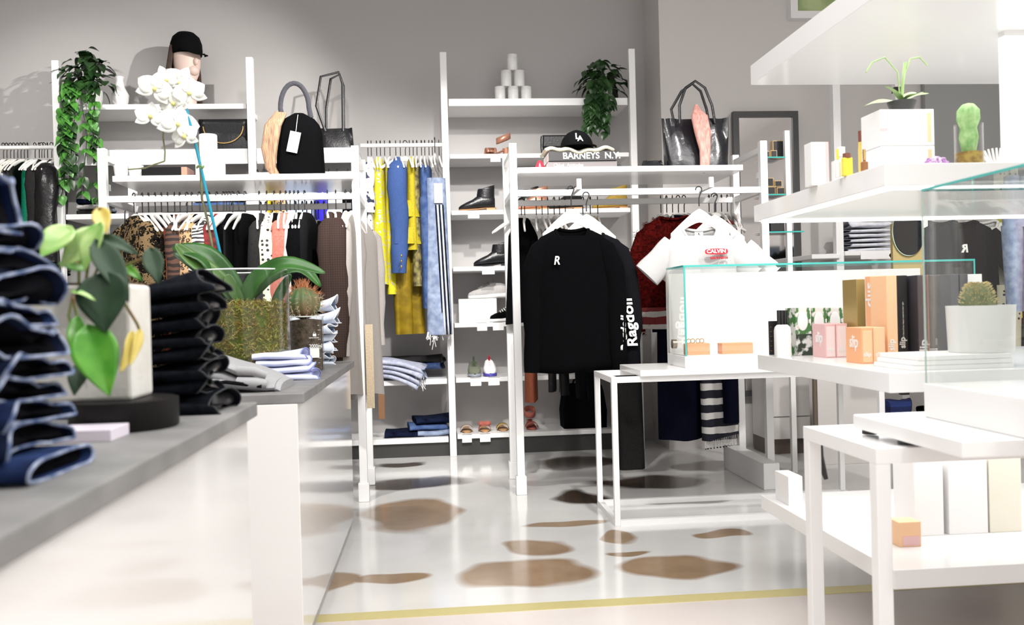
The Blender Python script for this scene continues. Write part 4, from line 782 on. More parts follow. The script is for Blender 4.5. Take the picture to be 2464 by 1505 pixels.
fj0 = [o for o in bpy.data.objects if o.get('label', '').startswith('pale jeans on top')][0]; frf = frg.build('fringe', WHC, fj0); frf.matrix_parent_inverse = (Matrix.Translation(fj0.location) @ Matrix.Rotation(fj0.rotation_euler.z, 4, 'Z')).inverted(); frf['kind'] = 'stuff'
p = W(925, 1055, YB)
for i, (m_, dx, lab) in enumerate(((DEND, 0, 'dark jeans folded at the end of the lowest shelf'), (DENL, .22, 'light ripped jeans folded on the lowest shelf'), (DENM, .16, 'mid blue jeans on top of the light ripped pair'), (DEND, .2, 'dark jeans with tan patch topmost on the lowest shelf'))): folded_jean(.26, .26, .04, m_, HEML if m_ is DENL else HEMD, 100+i, lab, (p.x+dx, YB+.15, zbot+(0, 0, .042, .085)[i]), .05*i, flare=.4)
p = W(185, 512, YB)
for i in range(3): folded_jean(.2, .2, .035, [CH, GREYW, DEND][i], HEML, 110+i, ['charcoal garment at the bottom of the pile behind the leather jacket', 'pale grey garment in the pile behind the leather jacket', 'dark garment topping the pile behind the leather jacket'][i], (p.x-.02, YB+.12, zl1+.037*i), .1, cat='clothes', name='folded_garment', flare=.5)
p = W(470, 492, YB+.1)
for i in range(2): folded_jean(.42, .2, .04, [DENM, DEND][i], HEMD, 115+i, ['blue jeans folded behind the crowded rack rails', 'dark jeans folded on the blue pair behind the rack rails'][i], (p.x, YB+.15, p.z-.03+.042*i), 0, flare=.4)
board(t1, xa+.6, xb-.03, p.z-.03, .02)
p = W(918, 955, YB+.0); one(MB().box((p.x-.022, YB-.03, ZZ(918, 1008, YB)), (p.x+.022, YB-.015, ZZ(918, 948, YB))), 'hanging_tag', M('brown_leather', (.22, .11, .05), .6), 'brown leather tag hanging under the shelf of pale jeans', 'tag', bevel=.002)
# ================================================================ display counters and what stands on them
TOPM = M('grey_concrete_top', (.17, .168, .166), .55, col2=(.235, .232, .23), scale=9, detail=8); GLOSS = M('glossy_white_panel', (.80, .79, .78), .12, coat=.4)
ZC1, ZC2 = .815, .772
def counter(label, x1, y0, y1, z, th=.03, xl=-2.4, back=.0):
    t = T('display_counter', label, 'display counter', ((xl+x1)/2, (y0+y1)/2, 0))
    MB().box((xl, y0, z-th), (x1+.018, y1+.02, z)).build('worktop', TOPM, t, bevel=.003, world=True)
    MB().box((xl, y0, .05), (x1, y1, z-th)).build('body', GLOSS, t, bevel=.002, world=True)
    MB().box((xl, y0, 0), (x1-.012, y1-.012, .05)).build('plinth', M('shadow_gap_plinth', (.45, .43, .42), .5), t, smooth=False, world=True)
    return t
counter('nearest white display counter with grey top carrying dark denim', -.394, -.6, 1.90, ZC1)
counter('white display counter behind the nearest one carrying orchid and cactus', -.394, 2.58, 4.17, ZC2)
# dark denim pile in the foreground
z = ZC1; pile = [(232, DENX, .034, .15), (172, DEND, .036, .55), (176, DENX, .032, .6), (158, DEND, .030, .8), (176, DEND, .032, .6), (183, DEND, .042, .95), (150, DENX, .030, .6), (160, DEND, .038, 1.0), (135, DENX, .036, .8), (120, DEND, .034, .7)]
labs = ['indigo jeans at the very bottom of the foreground pile, cuff lying flat', 'dark jeans second from the bottom of the foreground pile', 'indigo jeans third from the bottom of the foreground pile', 'dark jeans fourth from the bottom of the foreground pile', 'dark jeans in the middle of the foreground pile', 'dark jeans with wide flared cuff just below the faded blue pair', 'faded blue jeans third from the top of the foreground pile', 'dark jeans with thick white hem, second from the top', 'blue jeans under the two topmost pairs of the foreground pile', 'dark jeans just below the rolled top pair of the foreground pile']
for i, (px, m_, h, fl_) in enumerate(pile):
    xe = XX(px, 800, 1.2)-.012; L = .42
    folded_jean(L, .20, h*.74, m_, HEML, 130+i, labs[i], (xe-L, 1.12, z), R.uniform(-.05, .05), group=None, flare=fl_*.9, hemr=.0021, dark=INK); z += h*.86
folded_jean(.22, .16, .066, DENX, HEML, 151, 'blue jeans rolled open on top of the foreground pile', (XX(62, 520, 1.16)-.235, 1.11, z-.005), 0, flare=.6, hemr=.003, dark=INK)
p = W(235, 1045, 1.42); c = WZ(238, 1060, ZC1); bxp = T('paper_box', 'thin pale lilac box on the counter between denim pile and tray', 'box', (c.x, c.y, ZC1)); MB().box((-.09, -.02, 0), (.025, .06, .018)).build('box', M('lilac_card', (.72, .66, .74), .6), bxp, bevel=.001)
# tray, planter, heart leaf philodendron
tcn = WZ(282, 1000, ZC1); tx, ty = XX(285, 1000, 1.52), 1.55
tr = T('round_tray', 'round dark tray under the concrete planter', 'tray', (tx, ty, ZC1)); MB().lathe([(.083, 0), (.086, .004), (.086, .048), (.080, .05), (.0, .05)], n=48).build('tray', M('dark_brown_lacquer', (.005, .004, .0038), .5, spec=.25), tr)
PLX = XX(215, 800, ty); pl = T('planter', 'square pale concrete planter holding the heart leaf plant', 'planter', (PLX, ty, ZC1+.05))
CONC = M('pale_concrete', (.60, .585, .54), .8, col2=(.70, .69, .65), scale=14, detail=6, bump=.1, bscale=120)
PH = ZZ(330, 683, ty-.05)-ZC1-.05; MB().box((-.083, -.05, 0), (.083, .06, PH)).build('pot', CONC, pl, bevel=.006)
MB().box((-.075, -.045, PH-.01), (.075, .055, PH+.004)).build('soil', M('dark_soil', (.05, .035, .02), .95, col2=(.12, .07, .03), scale=90), pl, smooth=False)
LG1 = M('lime_variegated_leaf', (.16, .36, .06), .35, col2=(.42, .58, .22), scale=18, stretch=(1, 6, 1), spec=.5); LG2 = M('bright_green_leaf', (.05, .24, .02), .3, col2=(.14, .40, .05), scale=16, spec=.5); LG3 = M('deep_green_leaf', (.012, .032, .016), .5, col2=(.026, .056, .028), scale=14, spec=.25); LGY = M('yellow_leaf', (.48, .36, .04), .4, col2=(.55, .45, .12), scale=12)
ph_ = T('heart_leaf_plant', 'trailing heart leaf philodendron with lime, deep green and yellow leaves', 'plant', (PLX, ty, ZC1+.05+PH))
def pleaf(b, tip, Y, wpx, mat, bend=.12, up=(0, -1, .35), fold=.25, dY=-.03):
    B = W(b[0], b[1], Y); Tt = W(tip[0], tip[1], Y+dY); d = Tt-B; m = MB(); leaf(m, B, d, up, d.length, wpx/2/F*Y, bend, fold, nu=12, nv=8); m.build('leaf', mat, ph_, world=True, solid=.0006)
Yp = 1.46
pleaf((165, 552), (95, 618), Yp, 78, LG1, .05, (0, -1, .8)); pleaf((235, 560), (140, 640), Yp+.01, 70, LG1, .12, (.3, -1, .6)); pleaf((238, 545), (196, 650), Yp-.01, 62, LG1, .1, (-.4, -1, .3))
pleaf((250, 668), (252, 800), Yp-.05, 120, LG3, .05, (0, -1, .1)); pleaf((236, 590), (312, 720), Yp-.03, 66, LG3, .1, (.6, -1, .3)); pleaf((245, 572), (332, 606), Yp, 34, LG3, .1, (0, -1, .8)); pleaf((362, 604), (382, 682), Yp+.02, 46, LG3, .05, (.2, -1, .1))
pleaf((214, 798), (262, 950), Yp-.07, 102, LG2, .10, (.25, -1, .25)); pleaf((186, 770), (178, 860), Yp-.04, 40, LG2, .1); pleaf((205, 640), (140, 632), Yp+.03, 36, LG2, .1); pleaf((175, 702), (226, 708), Yp-.06, 18, LG1, .2, (0, -.4, 1)); pleaf((196, 880), (176, 950), Yp-.05, 46, LG3, .1)
pleaf((240, 505), (256, 562), Yp+.02, 42, LGY, .05, (.2, -1, 0)); pleaf((318, 806), (300, 896), Yp-.06, 34, LGY, .15, (.9, -.6, 0)); pleaf((336, 800), (318, 880), Yp-.05, 26, LGY, .1, (.8, -.6, 0)); pleaf((300, 640), (340, 672), Yp+.03, 22, LG2, .1, (0, -1, .5)); pleaf((160, 600), (186, 632), Yp+.04, 26, LGY, .1)
st = MB()
for pts in (((205, 690), (215, 620), (232, 565), (240, 500)), ((215, 690), (238, 640), (246, 590), (238, 545)), ((190, 690), (190, 620), (170, 560)), ((230, 690), (255, 640), (262, 600), (250, 575)), ((200, 692), (176, 720), (190, 780), (214, 800)), ((240, 690), (300, 640), (350, 620), (362, 606)), ((250, 690), (250, 672)), ((180, 692), (165, 760), (190, 850), (196, 880)), ((290, 900), (300, 840), (316, 806)), ((225, 695), (300, 730), (330, 780), (338, 800))):
    st.tube([W(x, y, Yp+(.02 if i else .05)) for i, (x, y) in enumerate(pts)], .0024, 6)
st.build('stems', M('russet_stem', (.20, .10, .03), .5, col2=(.14, .22, .05), scale=30), ph_, world=True)
# black jeans pile
zb = ZC1; ends = [572, 540, 548, 545, 540, 536, 548, 556]; hs = [.034, .030, .03, .03, .03, .034, .034, .04]; bl = ['black jeans at the bottom of the black pile, silver cuff lying over the counter edge', 'black jeans second from the bottom of the black pile', 'black jeans third from the bottom of the black pile', 'black jeans fourth from the bottom of the black pile', 'black jeans fourth from the top of the black pile', 'black jeans third from the top of the black pile', 'black jeans second from the top of the black pile', 'black jeans on top of the black pile with shiny waistband lining']
for i, px in enumerate(ends):
    xe = XX(px, 850, 1.86)-.01; L = .34; folded_jean(L, .17, hs[i]*.80, DENB, HEMD, 160+i, bl[i], (xe-L, 1.79, zb), R.uniform(-.05, .05), flare=.75 if i < 7 else 1.1, hemr=.0016, dark=M('satin_lining', (.004, .004, .005), .3, col2=(.28, .27, .27), scale=16, thr=(.5, .68))); bpy.data.objects[[o.name for o in bpy.data.objects if o.get('label') == bl[i]][0]].rotation_euler.y = -.022*i; zb += hs[i]*.80
# folded grey sweatshirt
p = WZ(610, 925, ZC2); gs = T('folded_sweatshirt', 'light grey marl sweatshirt folded on the counter beside the glass vase', 'sweatshirt', (XX(605, 900, 2.75), 2.78, ZC2))
MARL = fab('grey_marl', (.38, .38, .39), (.30, .30, .31), scale=500)
def fold_slab(x0, x1, y0, y1, z0, h0, h1, th, nx=18): # draped layer: height falls from h0 to h1
    mb = MB(); rg = []
    for i in range(nx+1):
        u = i/nx; x = lerp(x0, x1, u); zt = z0+lerp(h0, h1, u**1.5); r = []
        for k in range(22):
            a = 2*PI*k/22; r.append((x, (y0+y1)/2+(y1-y0)/2*math.copysign(abs(cos(a))**.6, cos(a)), max(z0, zt-th/2+th/2*math.copysign(abs(sin(a))**.7, sin(a))+.004*sin(u*8+2*cos(a)))))
        rg.append(r)
    return mb.loft(rg)
fold_slab(-.20, .10, -.12, .14, 0, .125, .02, .035).build('body', MARL, gs); fold_slab(-.2, .06, -.11, .14, 0, .085, .02, .04).build('fold', MARL, gs); fold_slab(-.2, .085, -.13, .12, 0, .045, .028, .03).build('fold', MARL, gs)
for k, (y_, r_) in enumerate(((-.125, .017), (-.12, .014))): MB().tube([(-.02, y_, .03+.035*k), (.03, y_-.01, .028+.034*k), (.06, y_, .024+.024*k)], [r_, r_, r_*.8], 10).build('cuff', MARL, gs)
MB().tube([(-.2, -.13, .02), (-.05, -.145, .034), (.05, -.14, .018)], .006, 6).build('drawstring', CHS, gs)
# blue white stack
p = W(730, 905, 3.15); 
for i in range(4): folded_jean(.17, .17, .022, fab('blue_white_cotton', (.55, .60, .85), (.72, .75, .92), scale=20), M('periwinkle_edge', (.25, .28, .6), .8), 180+i, ['blue white shirt at the bottom of the pile by the beaker', 'blue white shirt second from the bottom by the beaker', 'blue white shirt second from the top by the beaker', 'blue white shirt topmost of the pile by the beaker'][i], (XX(758-9*i, 870, 3.12)-.17, 3.14, ZC2+.024*i), .1, cat='shirt', name='folded_shirt', flare=.7)
# orchid in a glass cylinder
vx = XX(582, 800, 3.2); vz = ZC2; vy = 3.22; vr = .162; vh = ZZ(600, 652, vy)-ZC2
gv = T('glass_vase', 'large clear glass cylinder filled with moss and bark holding the orchid', 'vase', (vx, vy, vz))
MB().lathe([(vr, .0), (vr, vh)], n=56, cap0=False, cap1=False).build('glass', thin_glass('vase_glass', (.985, .99, .985), .015, pw=3.), gv); MB().lathe([(vr-.004, .002), (vr-.004, vh)], n=56, cap0=False, cap1=False).build('inner_glass', MATS['vase_glass'], gv)
MB().tube([(vr*cos(a), vr*sin(a), vh) for a in [2*PI*k/56 for k in range(56)]], .0028, 8, closed=True).build('rim', M('glass_rim', (.75, .8, .79), .08, spec=.8), gv)
MB().cyl((0, 0, 0), vr, .006, 48).build('glass_base', MATS['vase_glass'], gv)
mossz = ZZ(600, 733, vy-.1)-ZC2
MOSS = M('moss', (.14, .135, .015), .9, col2=(.26, .165, .025), scale=26, thr=(.4, .6)); MOSSB = M('bark_and_moss', (.15, .11, .035), .95, col2=(.10, .14, .025), scale=22, detail=6, bump=.8, bscale=60)
MB().lathe([(.0, .008), (vr-.016, .008), (vr-.018, mossz*.6), (vr-.016, mossz-.02), (.06, mossz)], n=40).build('bark_filling', MOSSB, gv)
ms = MB(); q = random.Random(12)
for i in range(3600):
    a = q.uniform(0, 2*PI) if q.random() < .3 else q.uniform(PI*.95, PI*2.05)
    if q.random() < .72: r = vr-.012; p = Vector((r*cos(a), r*sin(a), q.uniform(.02, mossz)))
    else: r = (vr-.02)*math.sqrt(q.random()); p = Vector((r*cos(a), r*sin(a), mossz+q.uniform(-.01, .012)))
    d = Vector((q.uniform(-1, 1), q.uniform(-1, 1), q.uniform(-.8, 1))).normalized()*q.uniform(.008, .02); e = Vector((q.uniform(-1, 1), q.uniform(-1, 1), q.uniform(-1, 1)))*.008
    pts = [p, p+d*.5+e, p+d]
    pts = [Vector((v.x*min(1, (vr-.006)/max(1e-6, math.hypot(v.x, v.y))), v.y*min(1, (vr-.006)/max(1e-6, math.hypot(v.x, v.y))), v.z)) for v in pts]
    ms.tube(pts, [.0012, .0012, .0006], 3, cap=False, mi=q.choice((0, 0, 1, 2)))
ms.build('moss', [MOSS, M('lime_moss', (.30, .33, .04), .9), M('straw_moss', (.46, .36, .12), .9)], gv)['kind'] = 'stuff'
orc = T('orchid', 'white moth orchid with glossy strap leaves tied to a blue stake', 'orchid', (XX(570, 735, vy), vy, vz+mossz))
OL = M('orchid_leaf', (.018, .075, .012), .3, col2=(.04, .14, .022), scale=8, spec=.5); OLL = M('pale_orchid_leaf', (.075, .16, .035), .35, col2=(.05, .12, .025), scale=8)
def oleaf(pts, wpx, mat, dy=(0, 0, 0)):
    P = [W(x, y, vy+d) for (x, y), d in zip(pts, dy)]; m = MB(); n = 14; rows = []
    for i in range(n+1):
        u = i/n*(len(P)-1); k = min(int(u), len(P)-2); t = u-k; p0 = P[max(k-1, 0)]; p1 = P[k]; p2 = P[k+1]; p3 = P[min(k+2, len(P)-1)]
        c = .5*((2*p1)+(p2-p0)*t+(2*p0-5*p1+4*p2-p3)*t*t+(3*p1-p0-3*p2+p3)*t**3); rows.append(c)
    cs = rows; rows = [None]*(n+1)
    for i, c in enumerate(cs):
        u = i/n; tg = (cs[min(i+1, n)]-cs[max(i-1, 0)]).normalized(); s = tg.cross(Vector((.25, -1, .75))).normalized(); nn = s.cross(tg); w_ = wpx/2/F*vy*max(.04, sin(PI*min(1, .12+.88*u))**.6 if u < .97 else .12); rows[i] = [c+s*(w_*v)+nn*(.28*w_*abs(v)) for v in (-1, -.66, -.33, 0, .33, .66, 1)]
    m.loft(rows, False, False, closed=False).build('leaf', mat, orc, world=True, solid=.0015)
oleaf([(575, 728), (540, 670), (490, 615), (415, 598)], 62, OL, (-.03, -.05, -.08, -.1)); oleaf([(572, 728), (520, 668), (455, 620), (422, 588)], 44, OLL, (-.04, -.08, -.1, -.12)); oleaf([(570, 730), (530, 690), (470, 640), (418, 610)], 40, M('dull_orchid_leaf', (.03, .08, .03), .35), (0, -.02, -.03, -.04))  # last leaf is a duller, greyer green than the others
oleaf([(588, 728), (620, 672), (690, 636), (782, 658)], 46, OL, (-.03, -.06, -.1, -.12)); oleaf([(592, 728), (650, 668), (720, 645), (772, 690)], 40, OL, (0, -.02, -.02, 0)); oleaf([(580, 730), (556, 690), (548, 660)], 30, OLL, (-.05, -.07, -.08))
oleaf([(660, 735), (678, 700), (700, 660)], 26, OL, (.05, .06, .06))
sk = MB().tube([W(446, 252, vy-.12), W(470, 345, vy-.10), W(510, 520, vy-.06), W(543, 672, vy-.02), W(556, 735, vy-.0)], .0052, 10); one(sk, 'plant_stake', M('teal_blue_stake', (.02, .32, .48), .4), 'teal blue plant stake holding the orchid stem', 'plant stake')
STM = M('orchid_stem', (.20, .22, .10), .5, col2=(.12, .10, .06), scale=20)
MB().tube([W(*q_, vy-.05) for q_ in ((552, 735), (522, 660), (512, 600), (498, 525), (486, 480), (482, 400), (474, 345), (440, 300), (410, 250))], .0042, 8).tube([W(*q_, vy-.08) for q_ in ((410, 235), (395, 290), (392, 330), (397, 365), (396, 388))], .0028, 6).tube([W(*q_, vy-.08) for q_ in ((396, 388), (372, 396), (350, 405), (308, 408))], .0028, 6).build('stem', STM, orc, world=True)
for (x, y) in ((467, 338), (482, 402)): MB().tube([W(x, y, vy-.10)+Vector((.011*cos(a), .011*sin(a), .004*sin(3*a))) for a in [2*PI*k/14 for k in range(14)]], .003, 6, closed=True).build('clip', M('green_plant_clip', (.18, .28, .10), .4), orc, world=True)
PET = M('orchid_petal', (.86, .87, .82), .6, trans=.0); LIP = M('orchid_lip', (.70, .68, .25), .6)
for i, (x, y, s_) in enumerate(((372, 215, 46), (400, 195, 40), (432, 200, 46), (456, 225, 44), (420, 250, 44), (362, 282, 40), (428, 300, 52), (446, 330, 40), (402, 228, 34))):
    C_ = W(x, y, vy-.12+.012*(i % 3)); fm = MB(); rad = s_/F*vy*.9; q = random.Random(i); tw = q.uniform(-.5, .5); ax = Vector((q.uniform(-.5, .5), -1, q.uniform(-.4, .2))).normalized(); e1 = ax.cross(Vector((0, 0, 1))).normalized(); e2 = e1.cross(ax)
    for k, (ang, wd) in enumerate(((90, .34), (210, .32), (330, .32), (15, .52), (165, .52))):
        a = math.radians(ang)+tw; d = e1*cos(a)+e2*sin(a); leaf(fm, C_, d+ax*.15, ax, rad, rad*wd, .12, .12, heart=False, nu=6, nv=4)
    fo = fm.build('blossom', PET, orc, world=True, solid=.0008); MB().ell(C_+ax*.008, (.008, .008, .008), 8, 6).build('lip', LIP, fo).location = Vector()-orc.location
# barrel cactus in a beaker
by = 3.56; bx_ = XX(737, 800, by); bh = ZZ(740, 762, by)-ZC2; br = 40/F*by
bk_ = T('glass_beaker', 'glass laboratory beaker filled with soil holding the barrel cactus', 'beaker', (bx_, by, ZC2)); MB().lathe([(br, 0), (br, bh*.97), (br*1.05, bh)], n=40, cap0=False, cap1=False).build('glass', MATS['vase_glass'], bk_)
MB().tube([(br*1.05*cos(a), br*1.05*sin(a), bh) for a in [2*PI*k/40 for k in range(40)]], .0022, 6, closed=True).build('rim', MATS['glass_rim'], bk_)
MB().lathe([(br-.005, .004), (br-.005, bh*.93), (.0, bh*.97)], n=36).build('soil', M('beaker_soil', (.045, .032, .02), .95, col2=(.12, .09, .06), scale=60, detail=6, bump=.6, bscale=90), bk_)
def on_cyl(o, px, py, zoff=.001):  # frame on the front of the beaker
    x = XX(px, py, by-br)-bx_; y = -math.sqrt(max(1e-6, br*br-x*x))-zoff; return frame((x, y, ZZ(px, py, by+y)-ZC2), (-y, x, 0), (0, 0, 1))
text('2000ml', .020, WP, bk_, on_cyl(bk_, 744, 838), bold=.0002, sx=.82); text('Labwarehouse', .0085, WP, bk_, on_cyl(bk_, 743, 815), sx=.78)
fm = on_cyl(bk_, 746, 862); mbp = MB(); mbp.add([fm @ Vector(v) for v in ((0, 0, 0), (.036, 0, 0), (.036, .038, 0), (0, .038, 0))], [(0, 1, 2, 3)]); mbp.build('write_on_patch', WP, bk_, smooth=False)
fm = on_cyl(bk_, 752, 810); lg = MB(); lg.add([fm @ Vector(v) for v in ((0, 0, 0), (.014, 0, 0), (.014, .010, 0), (0, .010, 0))], [(0, 1, 2, 3)]); lg.tube([fm @ Vector(v) for v in ((.002, .01, 0), (.007, .018, 0), (.012, .01, 0))], .0008, 5); lg.build('logo_mark', WP, bk_, smooth=False)
gm = MB()
for i in range(9): z_ = bh*(.15+.085*i); fm = frame((br*.82, -br*.57-.001, z_), (.57, .82, 0), (0, 0, 1)); gm.box((-.008, 0, 0), (.008 if i % 2 else .0, .0012, .0004), mat=fm)
gm.build('graduation_marks', WP, bk_, smooth=False)
cz = ZC2+bh*.95; ct = T('barrel_cactus', 'round green barrel cactus with orange spines in the beaker', 'cactus', (bx_-.008, by, cz)); CG = M('cactus_green', (.06, .15, .05), .6, col2=(.22, .14, .07), scale=7)
ch_ = ZZ(730, 690, by)-cz; cr = .068
MB().lathe([(cr*math.sqrt(max(.0, 1-(2*u-1)**2))*(.98) if 0 < u < 1 else .01, ch_*u) for u in [i/14 for i in range(15)]], n=80, fn=lambda a, r: r*(1-.10*abs(sin(a*6.5)))).build('body', CG, ct)
sp = MB(); q = random.Random(2)
for k in range(13):
    a = 2*PI*(k+.5)/13
    for j in range(1, 8):
        u = j/8+.02; r = cr*math.sqrt(max(0, 1-(2*u-1)**2)); p = Vector((r*cos(a), r*sin(a), ch_*u)); nrm = Vector((cos(a), sin(a), (2*u-1)*1.1)).normalized()
        for _ in range(7):
            d = (nrm*1.2+Vector((q.uniform(-1, 1), q.uniform(-1, 1), q.uniform(-1, 1)))*.95).normalized()*q.uniform(.014, .028)*(1.25 if u > .8 else 1); sp.tube([p, p+d], [.0007, .0002], 3, cap=False, mi=0 if u > .7 else 1)
for _ in range(90): d = Vector((q.uniform(-.6, .6), q.uniform(-.6, .6), 1)).normalized()*q.uniform(.02, .042); p = Vector((q.uniform(-.02, .02), q.uniform(-.02, .02), ch_*.97)); sp.tube([p, p+d], [.0010, .0003], 3, cap=False)
sp.build('spines', [M('orange_spines', (.62, .26, .12), .6), M('straw_spines', (.55, .42, .28), .6)], ct)['kind'] = 'stuff'
# rolled pale denim behind the beaker
RD = fab('bleached_denim', (.50, .57, .70), (.66, .70, .78), scale=24); zr0 = ZC2
for i, (px, r_) in enumerate(((795, .016), (790, .018), (797, .022), (800, .024), (802, .026), (810, .032), (806, .034))):
    h = r_*2; folded_jean(.2, .12, h*.62, RD, M('white_hem', (.85, .86, .9), .8), 190+i, ['bleached jeans roll at the bottom of the column behind the beaker', 'bleached jeans roll second from the bottom behind the beaker', 'bleached jeans roll third from the bottom behind the beaker', 'bleached jeans roll in the middle behind the beaker', 'bleached jeans roll third from the top behind the cactus', 'bleached jeans roll second from the top beside the cactus', 'bleached jeans roll on top of the column beside the cactus'][i], (XX(px, 780, 3.95)-.2, 3.96, zr0), R.uniform(-.12, .12), flare=.9, dark=fab('slate_lining', (.18, .24, .34))); zr0 += h*.84
# ================================================================ white table with glass case
yt = 3.98
zt_top = ZZ(1478, 908, yt); xL, xR = XX(1479, 1000, yt), XX(2120, 1000, yt); yk = yt+.42
tb1 = T('frame_table', 'white steel frame table under the wide glass case', 'table', ((xL+xR)/2, yt+.2, 0))
tw_ = .026
for x in (xL, xR):
    for y in (yt, yk): MB().box((x-tw_/2, y-tw_/2, 0), (x+tw_/2, y+tw_/2, zt_top)).build('leg', WMET, tb1, bevel=.002, world=True)
    for z_ in (zt_top-tw_, 0): MB().box((x-tw_/2, yt+tw_/2, z_), (x+tw_/2, yk-tw_/2, z_+tw_)).build('side_rail', WMET, tb1, smooth=False, world=True)
for y in (yt, yk):
    for z_ in (zt_top-tw_, 0): MB().box((xL+tw_/2, y-tw_/2, z_), (xR-tw_/2, y+tw_/2, z_+tw_)).build('long_rail', WMET, tb1, smooth=False, world=True)
ys = yt-.03; xs0 = XX(1541, 900, ys); zs_ = ZZ(1545, 892, ys)
MB().box((xs0, ys, zt_top), (xR, yk, max(zs_, zt_top+.02))).build('top_slab', WHITE, tb1, bevel=.003, world=True); ztab = max(zs_, zt_top+.02)
# wide glass case
yg = 4.0; yg2 = 4.30; gx0, gx1 = XX(1647, 750, yg), XX(2346, 640, yg); gz0 = ZZ(1647, 858, yg); gz1 = ZZ(1645, 643, yg)
gc = T('glass_case', 'wide low glass display case on the white frame table', 'display case', ((gx0+gx1)/2, yg+.15, ztab))
MB().box((gx0-.004, yg-.004, ztab), (gx1, yg2+.0, gz0)).build('base', WHITE, gc, bevel=.003, world=True)
def pane(t, a, b, name='glass_pane', m=None): return MB().box(a, b).build(name, m or GLASS, t, smooth=False, world=True)
gt = .008
pane(gc, (gx0, yg, gz0), (gx1, yg+gt, gz1)); pane(gc, (gx0, yg+gt, gz0), (gx0+gt, yg2, gz1)); pane(gc, (gx1-gt, yg+gt, gz0), (gx1, yg2, gz1)); pane(gc, (gx0, yg, gz1), (gx1, yg2, gz1+gt))
MB().box((gx0+.0, yg2, ztab), (gx1-.1, yg2+.02, gz1-.02)).build('back_panel', M('white_acrylic_panel', (.68, .675, .67), .35), gc, smooth=False, world=True)
ed = MB()
for a, b in (((gx0, yg-.002, gz1-.001), (gx1, yg, gz1+gt)), ((gx0-.002, yg, gz1), (gx0, yg2, gz1+gt)), ((gx0-.001, yg-.002, gz0), (gx0+gt*.9, yg-.0005, gz1)), ((gx1-gt, yg-.002, gz0), (gx1, yg-.0005, gz1)), ((gx0, yg2, gz1), (gx1, yg2+.002, gz1+gt))): ed.box(a, b)
ed.build('polished_edges', GEDGE, gc, smooth=False, world=True)
kx = XX(1621, 828, 4.15); MB().cyl((0, 0, 0), .022, .02, 20).xf(Matrix.Translation((gx0-.001, 4.15, ZZ(1621, 828, 4.15))) @ Matrix.Rotation(-PI/2, 4, 'Y')).build('lock', M('bronze_lock', (.35, .30, .24), .3, metal=1), gc, world=True)
PEA = M('peach_card', (.80, .34, .18), .6); GOLD = MATS['gold_metal']
for (x0, x1, y0, y1, lab) in ((1655, 1708, 829, 858, 'small peach box with gold rings on its lid in the glass case'), (1738, 1812, 828, 856, 'wide peach box in the glass case')):
    Yc = 4.08; a = W(x0, y1, Yc); b = W(x1, y0, Yc); t = T('jewellery_box', lab, 'box', (a.x, Yc, gz0)); MB().box((0, 0, 0), (b.x-a.x, .07, b.z-a.z)).build('box', PEA, t, bevel=.002)
    if x0 < 1700:
        for k in range(4): one(MB().tube([(.010*cos(q_), 0, .010*sin(q_)) for q_ in [2*PI*j/16 for j in range(16)]], .0018, 6, closed=True).xf(Matrix.Translation((a.x+.012+.022*k, Yc+.02+.01*(k % 2), gz0+b.z-a.z+.011))), 'ring', GOLD, 'thin gold ring standing on the small peach box', 'ring', 'gold rings in the glass case')
# ================================================================ white product shelving by the aisle
ys0 = 2.2; c1 = W(2140, 898, ys0); X0 = c1.x; ysb = 3.14; Xe = 3.3
Zs = {'low': (ZZ(2146, 1374, ys0), .05), 'mid': (c1.z, .052), 'up': (ZZ(2129, 394, ys0), .058), 'top': (1.0+(725-130)/F*3.07+.0, .07)}
ps = T('product_shelving', 'tall white open shelving with cosmetics, boxes and lit shelf edges', 'shelving', (X0+1.2, 2.65, 0))
LED = M('led_strip', (1, .97, .95), .5, emit=4.)
for k, (z_, th) in Zs.items():
    y0_ = ys0 if k != 'top' else 1.2; MB().box((X0, y0_, z_-th), (Xe, ysb, z_)).build('shelf', WHITE, ps, bevel=.002, world=True)
zu = Zs['up'][0]-Zs['up'][1]
for a, b in (((X0+.02, ys0+.02, zu-.006), (X0+.032, ysb-.02, zu)), ((X0+.02, ys0+.02, zu-.006), (Xe, ys0+.032, zu)), ((X0+.02, ysb-.03, zu-.006), (Xe, ysb-.018, zu))): MB().box(a, b).build('light_strip', LED, ps, smooth=False, world=True)
MB().box((2.45, 2.42, 0), (2.5, ysb, Zs['top'][0]-.07)).build('divider', WHITE, ps, smooth=False, world=True)
a = W(2416, 30, 2.5); MB().box((a.x, 2.5, Zs['up'][0]), (a.x+.5, 2.53, Zs['top'][0]-.07)).build('end_panel', WPLAS, ps, smooth=False, world=True)
def area_strip(name, loc, size, power): return area(name, loc, size, power)
area('shelf_led', (X0+1.0, 2.62, zu-.012), (1.9, .7), 5); area('shelf_led', (X0+1.0, 2.5, Zs['top'][0]-.085), (1.9, .8), 9); area('shelf_led', (X0+1.0, 2.62, Zs['mid'][0]-.07), (1.9, .7), 8)
zm = Zs['mid'][0]
def pbox(name, label, x0, x1, ytop, ybot, mat, Y=None, depth=.1, z=None, leftpx=None, group=None, cat='box', matl=None):
    """upright box: front face px x0..x1, depth from leftpx"""
    z = zm if z is None else z
    b = WZ((x0+x1)/2, ybot, z) if Y is None else None; Y = b.y if Y is None else Y
    a = XX(x0, ybot, Y); c = XX(x1, ybot, Y); h = ZZ((x0+x1)/2, ytop, Y)-z; t = T(name, label, cat, (a, Y, z), 0, group)
    MB().box((0, 0, 0), (c-a, depth, h)).build('carton', mat, t, bevel=.0012); t['_s'] = 0; del t['_s']; return t, c-a, h
